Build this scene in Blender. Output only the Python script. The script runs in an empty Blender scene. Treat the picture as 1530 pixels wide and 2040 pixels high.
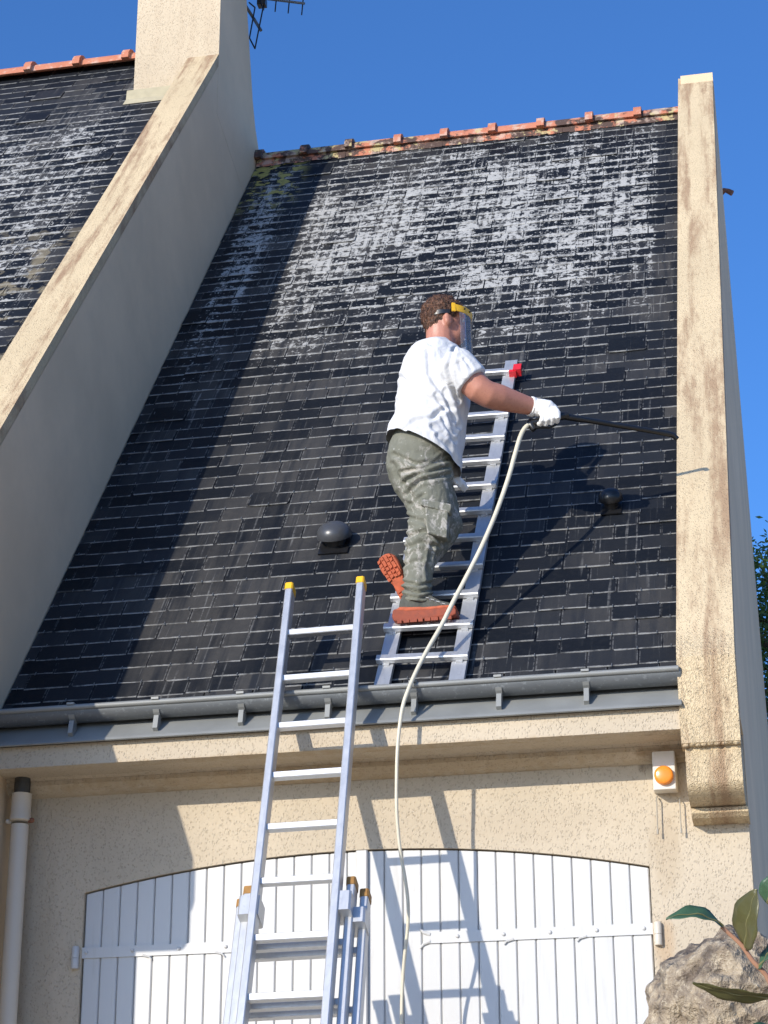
import bpy, bmesh, math, random
from mathutils import Vector, Matrix, noise

# ------------------------------------------------------------------ camera
F_PX, W_PX, H_PX = 4200.0, 1530.0, 2040.0
YAW, PITCH, ROLL = math.radians(-11.5), math.radians(22.1), math.radians(-0.21)
CAM = Vector((0.0, -9.0, 1.55))
fwd = Vector((math.sin(YAW) * math.cos(PITCH), math.cos(YAW) * math.cos(PITCH), math.sin(PITCH)))
rgt0 = Vector((math.cos(YAW), -math.sin(YAW), 0))
up0 = rgt0.cross(fwd)
RGT = math.cos(ROLL) * rgt0 + math.sin(ROLL) * up0
UPV = -math.sin(ROLL) * rgt0 + math.cos(ROLL) * up0
sc = bpy.context.scene
COL = sc.collection
cam_d = bpy.data.cameras.new('camera')
cam_d.sensor_fit = 'VERTICAL'
cam_d.sensor_height = 24.0
cam_d.lens = F_PX / H_PX * 24.0
cam_d.clip_start, cam_d.clip_end = 0.1, 6000
cam = bpy.data.objects.new('camera', cam_d)
COL.objects.link(cam)
M = Matrix.Identity(4)
for i in range(3):
    M[i][0], M[i][1], M[i][2], M[i][3] = RGT[i], UPV[i], -fwd[i], CAM[i]
cam.matrix_world = M
sc.camera = cam

# ------------------------------------------------------------------ light
SUN = Vector((-0.575, -1.0, 0.40)).normalized()          # towards the sun
SUN_EL = math.asin(SUN.z)
SUN_AZ = math.atan2(SUN.x, SUN.y)
world = bpy.data.worlds.new('World')
sc.world = world
world.use_nodes = True
wn = world.node_tree
sky = wn.nodes.new('ShaderNodeTexSky')
sky.sky_type = 'NISHITA'
sky.sun_disc = False
sky.sun_elevation = SUN_EL
sky.sun_rotation = SUN_AZ % (2 * math.pi)
sky.altitude = 0
sky.air_density = 1.0
sky.dust_density = 1.6
sky.ozone_density = 10.0
wn.links.new(sky.outputs[0], wn.nodes['Background'].inputs[0])
wn.nodes['Background'].inputs[1].default_value = 0.15
sun_d = bpy.data.lights.new('sun', 'SUN')
sun_d.energy = 2.85
sun_d.angle = math.radians(0.5)
sun_d.color = (1.0, 0.915, 0.78)
sun = bpy.data.objects.new('sun', sun_d)
COL.objects.link(sun)
sun.rotation_euler = SUN.to_track_quat('Z', 'Y').to_euler()
sun.location = SUN * 40
sc.view_settings.view_transform = 'Standard'
sc.view_settings.look = 'None'
sc.view_settings.exposure = 0.7
sc.view_settings.gamma = 1.0
sc.view_settings.use_curve_mapping = False

# ------------------------------------------------------------------ helpers
R = random.Random(7)
TH = math.radians(52.2)
S = Vector((0, math.cos(TH), math.sin(TH)))              # up the roof slope
N = Vector((0, -math.sin(TH), math.cos(TH)))             # out of the roof
O = Vector((0, -0.22, 4.343))
EX = Vector((1, 0, 0))


def rp(x, s, off=0.0):
    return O + EX * x + S * s + N * off


def ray(u, v):
    return (RGT * ((u - W_PX / 2) / F_PX) - UPV * ((v - H_PX / 2) / F_PX) + fwd)


def at(u, v, y):
    """world point seen at photo pixel u,v that lies at depth y"""
    d = ray(u, v)
    return CAM + d * ((y - CAM.y) / d.y)


def on_plane(u, v, p, n):
    d = ray(u, v)
    return CAM + d * ((p - CAM).dot(n) / d.dot(n))


def on_roof(u, v, off=0.0):
    return on_plane(u, v, O + N * off, N)


def mpp(p):
    return (p - CAM).dot(fwd) / F_PX


class MB:
    def __init__(self):
        self.v, self.f, self.m = [], [], []

    def add(self, vs, fs, mat=0):
        b = len(self.v)
        self.v += [Vector(p) for p in vs]
        for f in fs:
            self.f.append([b + i for i in f])
            self.m.append(mat)
        return self

    def box(self, c, hx, hy, hz, ax=EX, ay=Vector((0, 1, 0)), az=Vector((0, 0, 1)), mat=0):
        c = Vector(c)
        vs = [c + ax * (sx * hx) + ay * (sy * hy) + az * (sz * hz) for sz in (-1, 1) for sy in (-1, 1) for sx in (-1, 1)]
        return self.add(vs, [(0, 2, 3, 1), (4, 5, 7, 6), (0, 1, 5, 4), (2, 6, 7, 3), (0, 4, 6, 2), (1, 3, 7, 5)], mat)

    def aabb(self, x0, x1, y0, y1, z0, z1, mat=0):
        return self.box(((x0 + x1) / 2, (y0 + y1) / 2, (z0 + z1) / 2), (x1 - x0) / 2, (y1 - y0) / 2, (z1 - z0) / 2, mat=mat)

    def cbox(self, c, hx, hy, hz, b, ax=EX, ay=Vector((0, 1, 0)), az=Vector((0, 0, 1))):
        """box with the edges round its ax-ay outline chamfered (profile along az)"""
        c = Vector(c)
        pts = [(hx - b, -hy), (hx, -hy + b), (hx, hy - b), (hx - b, hy), (-hx + b, hy), (-hx, hy - b), (-hx, -hy + b), (-hx + b, -hy)]
        vs = [c + ax * p[0] + ay * p[1] + az * z for z in (-hz, hz) for p in pts]
        fs = [tuple(range(7, -1, -1)), tuple(range(8, 16))] + [(i, (i + 1) % 8, 8 + (i + 1) % 8, 8 + i) for i in range(8)]
        return self.add(vs, fs)

    def prism(self, poly, x0, x1):
        """polygon of (y,z) pushed along x"""
        n = len(poly)
        vs = [(x0, p[0], p[1]) for p in poly] + [(x1, p[0], p[1]) for p in poly]
        fs = [tuple(range(n - 1, -1, -1)), tuple(range(n, 2 * n))] + [(i, (i + 1) % n, n + (i + 1) % n, n + i) for i in range(n)]
        return self.add(vs, fs)

    def strip(self, prof, x0, x1, closed=False):
        n = len(prof)
        vs = [(x0, p[0], p[1]) for p in prof] + [(x1, p[0], p[1]) for p in prof]
        k = n if closed else n - 1
        return self.add(vs, [(i, (i + 1) % n, n + (i + 1) % n, n + i) for i in range(k)])

    def tube(self, path, r, n=10, cap=True):
        path = [Vector(p) for p in path]
        rs = r if isinstance(r, (list, tuple)) else [r] * len(path)
        b = len(self.v)
        ref = None
        for i, p in enumerate(path):
            t = (path[min(i + 1, len(path) - 1)] - path[max(i - 1, 0)]).normalized()
            if ref is None:
                ref = t.orthogonal().normalized()
            ref = (ref - t * ref.dot(t)).normalized()
            q = t.cross(ref)
            for k in range(n):
                a = 2 * math.pi * k / n
                self.v.append(p + (ref * math.cos(a) + q * math.sin(a)) * rs[i])
        for i in range(len(path) - 1):
            for k in range(n):
                self.f.append([b + i * n + k, b + i * n + (k + 1) % n, b + (i + 1) * n + (k + 1) % n, b + (i + 1) * n + k])
                self.m.append(0)
        if cap:
            self.f.append([b + k for k in range(n - 1, -1, -1)])
            self.f.append([b + (len(path) - 1) * n + k for k in range(n)])
            self.m += [0, 0]
        return self

    def loft(self, rows, n=24, side=Vector((0, 1, 0)), cap=True, pw=2.0):
        """rows of (centre, a, b): a across the path in the picture, b along side"""
        b0 = len(self.v)
        cs = [Vector(r[0]) for r in rows]
        for i, (c, a, b) in enumerate(rows):
            t = (cs[min(i + 1, len(cs) - 1)] - cs[max(i - 1, 0)]).normalized()
            A = t.cross(side).normalized()
            B = A.cross(t).normalized()
            for k in range(n):
                w = 2 * math.pi * k / n
                cw, sw = math.cos(w), math.sin(w)
                e = 2.0 / pw
                self.v.append(cs[i] + A * a * math.copysign(abs(cw) ** e, cw) + B * b * math.copysign(abs(sw) ** e, sw))
        for i in range(len(rows) - 1):
            for k in range(n):
                self.f.append([b0 + i * n + k, b0 + (i + 1) * n + k, b0 + (i + 1) * n + (k + 1) % n, b0 + i * n + (k + 1) % n])
                self.m.append(0)
        if cap:
            self.f.append([b0 + k for k in range(n)])
            self.f.append([b0 + (len(rows) - 1) * n + k for k in range(n - 1, -1, -1)])
            self.m += [0, 0]
        return self

    def ball(self, c, rx, ry, rz, ax=EX, ay=Vector((0, 1, 0)), az=Vector((0, 0, 1)), nu=18, nv=12):
        c = Vector(c)
        b = len(self.v)
        for j in range(1, nv):
            p = math.pi * j / nv
            for k in range(nu):
                a = 2 * math.pi * k / nu
                self.v.append(c + ax * (rx * math.sin(p) * math.cos(a)) + ay * (ry * math.sin(p) * math.sin(a)) + az * (rz * math.cos(p)))
        self.v += [c + az * rz, c - az * rz]
        t, bt = len(self.v) - 2, len(self.v) - 1
        for j in range(nv - 2):
            for k in range(nu):
                self.f.append([b + j * nu + k, b + (j + 1) * nu + k, b + (j + 1) * nu + (k + 1) % nu, b + j * nu + (k + 1) % nu])
                self.m.append(0)
        for k in range(nu):
            self.f.append([t, b + k, b + (k + 1) % nu])
            self.f.append([bt, b + (nv - 2) * nu + (k + 1) % nu, b + (nv - 2) * nu + k])
            self.m += [0, 0]
        return self

    def lathe(self, c, prof, ax, ay, az, n=24):
        """prof of (radius, height) about az"""
        c = Vector(c)
        b = len(self.v)
        for r, h in prof:
            for k in range(n):
                a = 2 * math.pi * k / n
                self.v.append(c + (ax * math.cos(a) + ay * math.sin(a)) * r + az * h)
        for i in range(len(prof) - 1):
            for k in range(n):
                self.f.append([b + i * n + k, b + i * n + (k + 1) % n, b + (i + 1) * n + (k + 1) % n, b + (i + 1) * n + k])
                self.m.append(0)
        self.f.append([b + k for k in range(n - 1, -1, -1)])
        self.f.append([b + (len(prof) - 1) * n + k for k in range(n)])
        self.m += [0, 0]
        return self

    def mesh(self, name, mats, smooth=False):
        me = bpy.data.meshes.new(name)
        me.from_pydata([tuple(p) for p in self.v], [], self.f)
        for mt in (mats if isinstance(mats, (list, tuple)) else [mats]):
            me.materials.append(mt)
        me.polygons.foreach_set('material_index', self.m)
        bm = bmesh.new()
        bm.from_mesh(me)
        bmesh.ops.recalc_face_normals(bm, faces=bm.faces)
        bm.to_mesh(me)
        bm.free()
        if smooth:
            me.polygons.foreach_set('use_smooth', [True] * len(me.polygons))
            if smooth != 'all':
                me.set_sharp_from_angle(angle=math.radians(float(smooth) if smooth is not True else 40))
        me.update()
        return me

    def build(self, name, mats, parent=None, smooth=False, remesh=None, sm=0, disp=None):
        me = self.mesh(name, mats, smooth)
        if remesh:
            me = voxel(me, name, mats, remesh, sm, disp)
        return link(name, me, parent)


def world_loc(o):
    p = Vector((0, 0, 0))
    while o is not None:
        p += o.location
        o = o.parent
    return p


def link(name, me, parent=None):
    o = bpy.data.objects.new(name, me)
    COL.objects.link(o)
    if parent is not None:
        o.parent = parent
        o.location = -world_loc(parent)
    return o


def voxel(me, name, mats, size, sm, disp):
    tmp = bpy.data.objects.new('tmp', me)
    COL.objects.link(tmp)
    md = tmp.modifiers.new('r', 'REMESH')
    md.mode = 'VOXEL'
    md.voxel_size = size
    if sm:
        ms = tmp.modifiers.new('s', 'SMOOTH')
        ms.factor = 0.5
        ms.iterations = sm
    dg = bpy.context.evaluated_depsgraph_get()
    out = bpy.data.meshes.new_from_object(tmp.evaluated_get(dg))
    bpy.data.objects.remove(tmp)
    bpy.data.meshes.remove(me)
    out.name = name
    out.materials.clear()
    for mt in (mats if isinstance(mats, (list, tuple)) else [mats]):
        out.materials.append(mt)
    if disp:
        nn = [v.normal.copy() for v in out.vertices]
        for v, n_ in zip(out.vertices, nn):
            v.co += n_ * disp(v.co, n_)
    out.polygons.foreach_set('use_smooth', [True] * len(out.polygons))
    out.update()
    return out


def cut(o, co, no):
    bm = bmesh.new()
    bm.from_mesh(o.data)
    bmesh.ops.bisect_plane(bm, geom=bm.verts[:] + bm.edges[:] + bm.faces[:], plane_co=co, plane_no=no, clear_outer=True)
    bm.to_mesh(o.data)
    bm.free()


def thing(name, label, cat, loc=(0, 0, 0), group=None):
    o = bpy.data.objects.new(name, None)
    COL.objects.link(o)
    o.location = loc
    o.empty_display_size = 0.1
    return tag(o, label, cat, group)


def tag(o, label, cat=None, group=None):
    o['label'] = label
    if cat:
        o['category'] = cat
    if group:
        o['group'] = group
    return o


# ------------------------------------------------------------------ materials
class NT:
    def __init__(self, name):
        self.mat = bpy.data.materials.new(name)
        self.mat.use_nodes = True
        self.t = self.mat.node_tree
        self.p = self.t.nodes['Principled BSDF']

    def n(self, typ, **kw):
        nd = self.t.nodes.new('ShaderNode' + typ)
        for k, v in kw.items():
            setattr(nd, k, v)
        return nd

    def put(self, sock, val):
        if isinstance(val, bpy.types.NodeSocket):
            self.t.links.new(val, sock)
        elif val is not None:
            if isinstance(val, (tuple, list)) and len(val) == 3 and sock.type == 'RGBA':
                val = (*val, 1)
            sock.default_value = val

    def math(self, op, a, b=None, c=None, clamp=False):
        nd = self.n('Math', operation=op, use_clamp=clamp)
        for i, q in enumerate((a, b, c)):
            if q is not None:
                self.put(nd.inputs[i], q)
        return nd.outputs[0]

    def step(self, x, lo, hi):
        nd = self.n('MapRange', interpolation_type='SMOOTHSTEP')
        self.put(nd.inputs[0], x)
        self.put(nd.inputs[1], lo)
        self.put(nd.inputs[2], hi)
        return nd.outputs[0]

    def pos(self):
        return self.n('NewGeometry').outputs['Position']

    def xyz(self, v):
        nd = self.n('SeparateXYZ')
        self.put(nd.inputs[0], v)
        return nd.outputs

    def vec(self, x, y, z):
        nd = self.n('CombineXYZ')
        for i, q in enumerate((x, y, z)):
            self.put(nd.inputs[i], q)
        return nd.outputs[0]

    def scale(self, v, s):
        nd = self.n('Mapping')
        self.put(nd.inputs[0], v)
        nd.inputs['Scale'].default_value = s if isinstance(s, tuple) else (s, s, s)
        return nd.outputs[0]

    def noise(self, v, sc_, det=3, rough=0.55, dist=0.0):
        nd = self.n('TexNoise')
        self.put(nd.inputs['Vector'], v)
        nd.inputs['Scale'].default_value = sc_
        nd.inputs['Detail'].default_value = det
        nd.inputs['Roughness'].default_value = rough
        nd.inputs['Distortion'].default_value = dist
        return nd.outputs[0]

    def voro(self, v, sc_, feat='F1'):
        nd = self.n('TexVoronoi', feature=feat)
        self.put(nd.inputs['Vector'], v)
        nd.inputs['Scale'].default_value = sc_
        return nd.outputs[0]

    def mix(self, f, a, b, mode='MIX'):
        nd = self.n('Mix', data_type='RGBA', blend_type=mode)
        self.put(nd.inputs[0], f)
        self.put(nd.inputs[6], a)
        self.put(nd.inputs[7], b)
        return nd.outputs[2]

    def bump(self, h, strength=0.5, dist=0.01, prev=None):
        nd = self.n('Bump')
        nd.inputs['Strength'].default_value = strength
        nd.inputs['Distance'].default_value = dist
        self.put(nd.inputs['Height'], h)
        if prev is not None:
            self.put(nd.inputs['Normal'], prev)
        return nd.outputs[0]

    def out(self, col=None, rough=None, metal=None, normal=None, spec=None):
        for nm, v in (('Base Color', col), ('Roughness', rough), ('Metallic', metal), ('Normal', normal), ('Specular IOR Level', spec)):
            if v is not None:
                self.put(self.p.inputs[nm], v)
        return self.mat


def plain(name, col, rough=0.5, metal=0.0, var=0.12, sc_=30, bump=0.0, spec=None):
    t = NT(name)
    p = t.pos()
    f = t.noise(p, sc_, 3)
    c = t.mix(f, tuple(q * (1 - var) for q in col), tuple(min(1, q * (1 + var)) for q in col))
    nrm = t.bump(t.noise(p, sc_ * 4, 3), bump, 0.004) if bump else None
    r = t.math('MULTIPLY_ADD', f, 0.16, rough - 0.08)
    return t.out(c, r, metal, nrm, spec)


def render_wall(name, col, stain=0.0, rough_tex=0.0, stain_col=(0.30, 0.19, 0.115), smooth=False, local=None):
    """pitted sprayed wall render, optionally stained"""
    t = NT(name)
    p = t.pos()
    big = t.noise(p, 1.3, 4, 0.6)
    c = t.mix(t.step(big, 0.35, 0.7), tuple(q * 0.93 for q in col), tuple(q * 1.05 for q in col))
    if not smooth:
        fine = t.noise(t.scale(p, (1, 1, 0.7)), 75, 3, 0.6, 0.4)
        vp = t.voro(t.scale(p, (1.0, 1.0, 0.7)), 105)
        pits = t.math('MULTIPLY', t.step(vp, 0.46, 0.22), t.step(t.noise(p, 45, 2), 0.34, 0.60))
        c = t.mix(t.math('MULTIPLY', pits, 0.34), c, tuple(q * 0.50 for q in col))
        c = t.mix(t.math('MULTIPLY', t.step(fine, 0.35, 0.62), 0.16), c, tuple(q * 0.80 for q in col))
        h = t.math('SUBTRACT', t.math('MULTIPLY', fine, 0.7), pits)
        nrm = t.bump(h, 0.55, 0.006)
    else:
        h = t.noise(p, 60, 4, 0.6)
        nrm = t.bump(h, 0.25, 0.004)
    if rough_tex:
        z = t.xyz(p)[2]
        m = t.step(z, 4.55, 4.40)
        worm = t.math('ABSOLUTE', t.math('SUBTRACT', t.noise(t.scale(p, (1, 1, 0.8)), 62, 2, 0.5, 0.8), 0.5))
        w2 = t.math('MULTIPLY', t.step(worm, 0.0, 0.10), m)
        nrm = t.bump(w2, 0.55 * rough_tex, 0.008, nrm)
        c = t.mix(t.math('MULTIPLY', t.math('SUBTRACT', m, w2), 0.16), c, tuple(q * 0.66 for q in col))
    if stain:
        st = t.noise(t.scale(p, (6.5, 0.45, 0.45)), 1.6, 5, 0.62, 0.3)
        st2 = t.noise(t.scale(p, (9, 2.5, 2.5)), 3.0, 5, 0.7)
        f = t.math('MULTIPLY', t.step(t.math('ADD', t.math('MULTIPLY', st, 0.75), t.math('MULTIPLY', st2, 0.28)), 0.46, 0.64), stain)
        c = t.mix(f, c, stain_col)
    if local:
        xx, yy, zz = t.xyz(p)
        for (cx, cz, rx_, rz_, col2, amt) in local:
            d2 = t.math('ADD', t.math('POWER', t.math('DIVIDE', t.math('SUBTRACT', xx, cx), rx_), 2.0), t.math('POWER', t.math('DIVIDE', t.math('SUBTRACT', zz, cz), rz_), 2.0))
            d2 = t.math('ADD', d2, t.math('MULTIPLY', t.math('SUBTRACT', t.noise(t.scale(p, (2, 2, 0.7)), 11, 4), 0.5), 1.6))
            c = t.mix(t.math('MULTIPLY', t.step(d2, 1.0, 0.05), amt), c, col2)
    return t.out(c, 0.92, 0, nrm, 0.2)


def slate_material(name, mode='garage'):
    """dark slate with lichen bloom that follows its own patches and the lower slate edges"""
    t = NT(name)
    p = t.pos()
    x, y, z = t.xyz(p)
    s = t.math('DIVIDE', t.math('SUBTRACT', z, 4.343 if mode == 'garage' else 4.343 + 0.50), math.sin(TH))
    uv = t.n('UVMap').outputs[0]
    su, sv, _ = t.xyz(uv)
    tone = t.n('Attribute', attribute_name='tone').outputs['Fac']
    wide = t.noise(t.scale(p, (1.0, 0.5, 0.5)), 1.3, 3, 0.6)
    streak = t.noise(t.scale(p, (9.0, 0.7, 0.7)), 1.6, 3, 0.6)
    fine = t.noise(p, 34, 3, 0.65)
    fine2 = t.noise(t.scale(p, (1.0, 1.6, 1.6)), 85, 2, 0.6)
    blot = t.noise(t.scale(p, (1.0, 0.9, 0.9)), 24, 4, 0.72, 0.4)
    # base slate
    base = t.mix(tone, (0.0085, 0.0102, 0.0135), (0.0215, 0.0240, 0.0290))
    base = t.mix(t.math('MULTIPLY', t.step(fine, 0.42, 0.75), 0.24), base, (0.028, 0.028, 0.028))
    # dusty film, slate by slate and in broad patches
    fl = t.math('MULTIPLY_ADD', tone, 0.40, wide)
    if mode == 'garage':
        fl = t.math('ADD', fl, t.math('MULTIPLY', t.math('MULTIPLY', t.step(x, -1.7, -2.6), t.step(x, -3.12, -2.95)), 0.24))  # film stops at the parapet's cast shadow, which deepens that shade in colour
    film = t.math('MULTIPLY', t.step(fl, 0.66, 1.02), t.math('MULTIPLY', t.step(streak, 0.28, 0.58), t.math('MULTIPLY_ADD', blot, 0.9, 0.45)))
    base = t.mix(t.math('MULTIPLY', film, 0.58), base, (0.080, 0.074, 0.066))
    # zones of bloom
    warp = t.math('MULTIPLY', t.math('SUBTRACT', streak, 0.5), 2.4)
    if mode == 'garage':
        sw = t.math('ADD', s, warp)
        zone = t.math('MULTIPLY', t.step(sw, 2.7, 4.9), t.step(sw, 7.3, 6.0))
        zone = t.math('MULTIPLY', zone, t.step(t.math('MULTIPLY_ADD', streak, 0.06, x), -0.585, -0.635))
        dark = t.math('MULTIPLY', t.step(x, -3.28, -3.20), t.step(x, -2.98, -3.06))
        zone = t.math('MULTIPLY', zone, t.math('SUBTRACT', 1.0, t.math('MULTIPLY', dark, 0.8)))
        zone = t.math('MULTIPLY', zone, t.step(t.math('MULTIPLY_ADD', streak, 0.15, x), -3.47, -3.36))
        clean = t.math('MULTIPLY', t.step(x, -1.05, -0.80), t.step(t.math('MULTIPLY_ADD', warp, 0.5, s), 4.9, 4.2))
        zone = t.math('MULTIPLY', zone, t.math('SUBTRACT', 1.0, t.math('MULTIPLY', clean, 0.55)))
    else:
        sw = t.math('ADD', s, t.math('MULTIPLY', t.math('SUBTRACT', wide, 0.5), 2.0))
        zone = t.math('MULTIPLY', t.step(sw, 1.6, 2.8), t.step(sw, 6.6, 5.2))
        zone = t.math('MULTIPLY', t.math('MULTIPLY', zone, 0.72), t.step(x, -3.95, -4.15))
    zone = t.math('MULTIPLY', zone, t.math('MULTIPLY_ADD', t.step(wide, 0.28, 0.52), 0.45, 0.58))
    drip = t.noise(t.scale(p, (15.0, 0.6, 0.6)), 1.9, 3, 0.62)
    zone = t.math('MULTIPLY', zone, t.math('MULTIPLY_ADD', t.step(drip, 0.32, 0.54), 0.52, 0.52))
    # bloom on faces
    thr = t.math('MULTIPLY_ADD', zone, -0.215, 0.785)
    face = t.math('MULTIPLY', t.step(t.math('SUBTRACT', t.math('MULTIPLY_ADD', tone, 0.16, blot), thr), 0.0, 0.075), t.step(zone, 0.05, 0.4))
    spots = t.math('MULTIPLY', t.step(t.voro(p, 34), 0.30, 0.16), t.math('MULTIPLY', t.step(zone, 0.10, 0.45), t.step(fine, 0.46, 0.60)))
    face = t.math('MAXIMUM', face, spots)
    # bloom along the lower edge and the side joints of every slate
    ew = t.math('MULTIPLY_ADD', zone, 0.024, 0.0068)
    amp = t.math('MULTIPLY_ADD', zone, 0.10, 0.014)
    edge = t.step(t.math('SUBTRACT', t.math('MULTIPLY_ADD', t.math('SUBTRACT', blot, 0.5), amp, sv), ew), 0.003, -0.002)
    side = t.math('MULTIPLY', t.step(t.math('SUBTRACT', 0.5, t.math('ABSOLUTE', t.math('SUBTRACT', su, 0.5))), t.math('MULTIPLY_ADD', zone, 0.04, 0.034), 0.012), t.step(fine, 0.42, 0.58))
    side = t.math('MULTIPLY', side, t.math('MULTIPLY_ADD', zone, 0.6, 0.16))
    eamt = t.math('MULTIPLY_ADD', zone, 0.46, 0.45)
    edge = t.math('MULTIPLY', edge, t.math('MULTIPLY', eamt, t.math('MULTIPLY_ADD', t.step(t.noise(p, 12, 3, 0.7), 0.34, 0.58), 0.75, 0.25)))
    # thin run-off streaks
    run = t.math('MULTIPLY', t.step(t.noise(t.scale(p, (30, 0.9, 0.9)), 1.7, 2, 0.6), 0.60, 0.72), t.step(wide, 0.40, 0.60))
    run = t.math('MULTIPLY', run, t.math('MULTIPLY', t.step(fine, 0.30, 0.55), t.math('MULTIPLY_ADD', zone, 0.5, 0.20)))
    m = t.math('MAXIMUM', t.math('MAXIMUM', t.math('MULTIPLY', face, 0.82), edge), t.math('MAXIMUM', side, run))
    white = t.mix(fine2, (0.30, 0.295, 0.28), (0.60, 0.595, 0.57))
    c = t.mix(m, base, white)
    if mode == 'garage':
        yl = t.math('MULTIPLY', t.step(t.noise(p, 11, 3, 0.6), 0.50, 0.57), t.math('MULTIPLY', t.step(x, -3.12, -3.30), t.step(s, 5.8, 6.3)))
        c = t.mix(t.math('MULTIPLY', yl, 0.9), c, (0.42, 0.35, 0.10))
    else:
        yl = t.math('MULTIPLY', t.step(t.noise(p, 6, 3, 0.6), 0.53, 0.62), t.math('MULTIPLY', t.step(s, 4.3, 3.3), 0.8))
        c = t.mix(yl, c, (0.20, 0.17, 0.115))
    nrm = t.bump(t.math('ADD', t.math('MULTIPLY', fine2, 0.6), t.math('MULTIPLY', m, 0.5)), 0.35, 0.004)
    rough = t.math('MULTIPLY_ADD', m, 0.30, 0.50)
    return t.out(c, rough, 0, nrm, 0.07)


MAT = {}
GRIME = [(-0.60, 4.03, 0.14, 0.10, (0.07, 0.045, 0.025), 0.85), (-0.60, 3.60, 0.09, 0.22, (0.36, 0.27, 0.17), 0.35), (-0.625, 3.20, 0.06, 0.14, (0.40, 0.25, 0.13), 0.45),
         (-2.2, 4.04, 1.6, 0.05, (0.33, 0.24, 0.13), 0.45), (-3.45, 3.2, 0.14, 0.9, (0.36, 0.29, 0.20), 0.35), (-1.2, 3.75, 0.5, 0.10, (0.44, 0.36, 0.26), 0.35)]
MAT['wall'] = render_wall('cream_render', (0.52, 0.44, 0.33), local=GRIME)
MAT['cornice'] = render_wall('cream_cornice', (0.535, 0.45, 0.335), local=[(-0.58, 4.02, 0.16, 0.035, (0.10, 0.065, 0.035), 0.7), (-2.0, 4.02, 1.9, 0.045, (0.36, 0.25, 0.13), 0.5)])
MAT['coping'] = render_wall('stained_coping', (0.60, 0.475, 0.30), 0.95)
MAT['coping_right'] = render_wall('stained_rough_coping', (0.61, 0.485, 0.31), 0.80, 1.0)
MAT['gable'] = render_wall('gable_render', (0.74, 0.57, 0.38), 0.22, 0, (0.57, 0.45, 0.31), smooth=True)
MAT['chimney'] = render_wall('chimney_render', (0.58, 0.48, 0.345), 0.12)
MAT['slate'] = slate_material('slate')
MAT['slate_left'] = slate_material('slate_house', 'house')
MAT['deck'] = plain('roof_deck', (0.014, 0.015, 0.018), 0.9)
def shutter_mat():
    t = NT('white_paint')
    p = t.pos()
    a = t.noise(t.scale(p, (7, 7, 0.6)), 4, 4, 0.65)
    b = t.noise(p, 30, 4, 0.7)
    c = t.mix(a, (0.505, 0.505, 0.495), (0.54, 0.535, 0.52))
    c = t.mix(t.math('MULTIPLY', t.step(a, 0.55, 0.78), 0.55), c, (0.42, 0.405, 0.37))
    c = t.mix(t.math('MULTIPLY', t.step(b, 0.66, 0.74), 0.35), c, (0.40, 0.38, 0.34))
    return t.out(c, 0.42, 0, t.bump(t.noise(t.scale(p, (60, 60, 3)), 4, 3), 0.08, 0.003))


MAT['shutter'] = shutter_mat()
MAT['dark_gap'] = plain('dark_gap', (0.03, 0.03, 0.03), 0.9)
MAT['pvc'] = plain('cream_pipe', (0.56, 0.50, 0.41), 0.45, 0, 0.05, 9)
MAT['rust'] = plain('rusty_iron', (0.22, 0.09, 0.05), 0.8, 0, 0.4, 60)
MAT['orange'] = plain('amber_lens', (0.80, 0.26, 0.03), 0.25, 0, 0.08, 60)
MAT['sole'] = plain('orange_rubber', (0.46, 0.105, 0.045), 0.8, 0, 0.5, 38, 0.4)
MAT['boot'] = plain('boot_leather', (0.075, 0.075, 0.062), 0.8, 0, 0.45, 55, 0.4)
MAT['yellow'] = plain('yellow_plastic', (0.85, 0.47, 0.02), 0.4, 0, 0.08, 40)
MAT['cap_old'] = plain('dull_amber_plastic', (0.30, 0.15, 0.035), 0.6, 0, 0.4, 40)
MAT['sole_dark'] = plain('worn_red_rubber', (0.26, 0.055, 0.025), 0.75, 0, 0.45, 45, 0.3)
MAT['red'] = plain('red_plastic', (0.62, 0.02, 0.03), 0.4, 0, 0.08, 40)
MAT['black'] = plain('black_plastic', (0.012, 0.012, 0.013), 0.32, 0, 0.2, 40)
MAT['vent_grey'] = plain('grey_vent_plastic', (0.055, 0.057, 0.062), 0.34, 0, 0.12, 20)
MAT['hose'] = plain('cream_hose', (0.62, 0.57, 0.44), 0.5, 0, 0.12, 14)
MAT['glove'] = plain('white_glove', (0.76, 0.75, 0.73), 0.85, 0, 0.06, 60, 0.35)
MAT['flash'] = plain('mortar_flashing', (0.42, 0.37, 0.25), 0.9, 0, 0.2, 20, 0.3)
MAT['gravel'] = plain('pale_gravel', (0.60, 0.49, 0.34), 0.95, 0, 0.3, 3, 0.4)
MAT['grass'] = plain('lawn', (0.09, 0.12, 0.04), 0.95, 0, 0.4, 2, 0.4)
MAT['bark'] = plain('bark', (0.09, 0.07, 0.05), 0.95, 0, 0.4, 12, 0.6)


def zinc_mat():
    t = NT('weathered_zinc')
    p = t.pos()
    f = t.noise(t.scale(p, (1.5, 6, 6)), 3.5, 5, 0.65)
    sp = t.noise(t.scale(p, (1, 1, 1)), 48, 4, 0.7)
    c = t.mix(f, (0.095, 0.105, 0.112), (0.17, 0.18, 0.186))
    c = t.mix(t.math('MULTIPLY', t.step(sp, 0.54, 0.68), 0.35), c, (0.34, 0.36, 0.37))
    return t.out(c, t.math('MULTIPLY_ADD', f, 0.25, 0.40), 0.35, t.bump(sp, 0.1, 0.003))


MAT['zinc'] = zinc_mat()
MAT['zinc_lit'] = plain('sunlit_zinc', (0.235, 0.24, 0.23), 0.55, 0.15, 0.22, 6, 0.04)  # paler zinc: sunlight on the apron and bead is put into the colour
MAT['zinc_dark'] = plain('dark_zinc', (0.06, 0.062, 0.06), 0.6, 0.2, 0.5, 30, 0.1)


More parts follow.
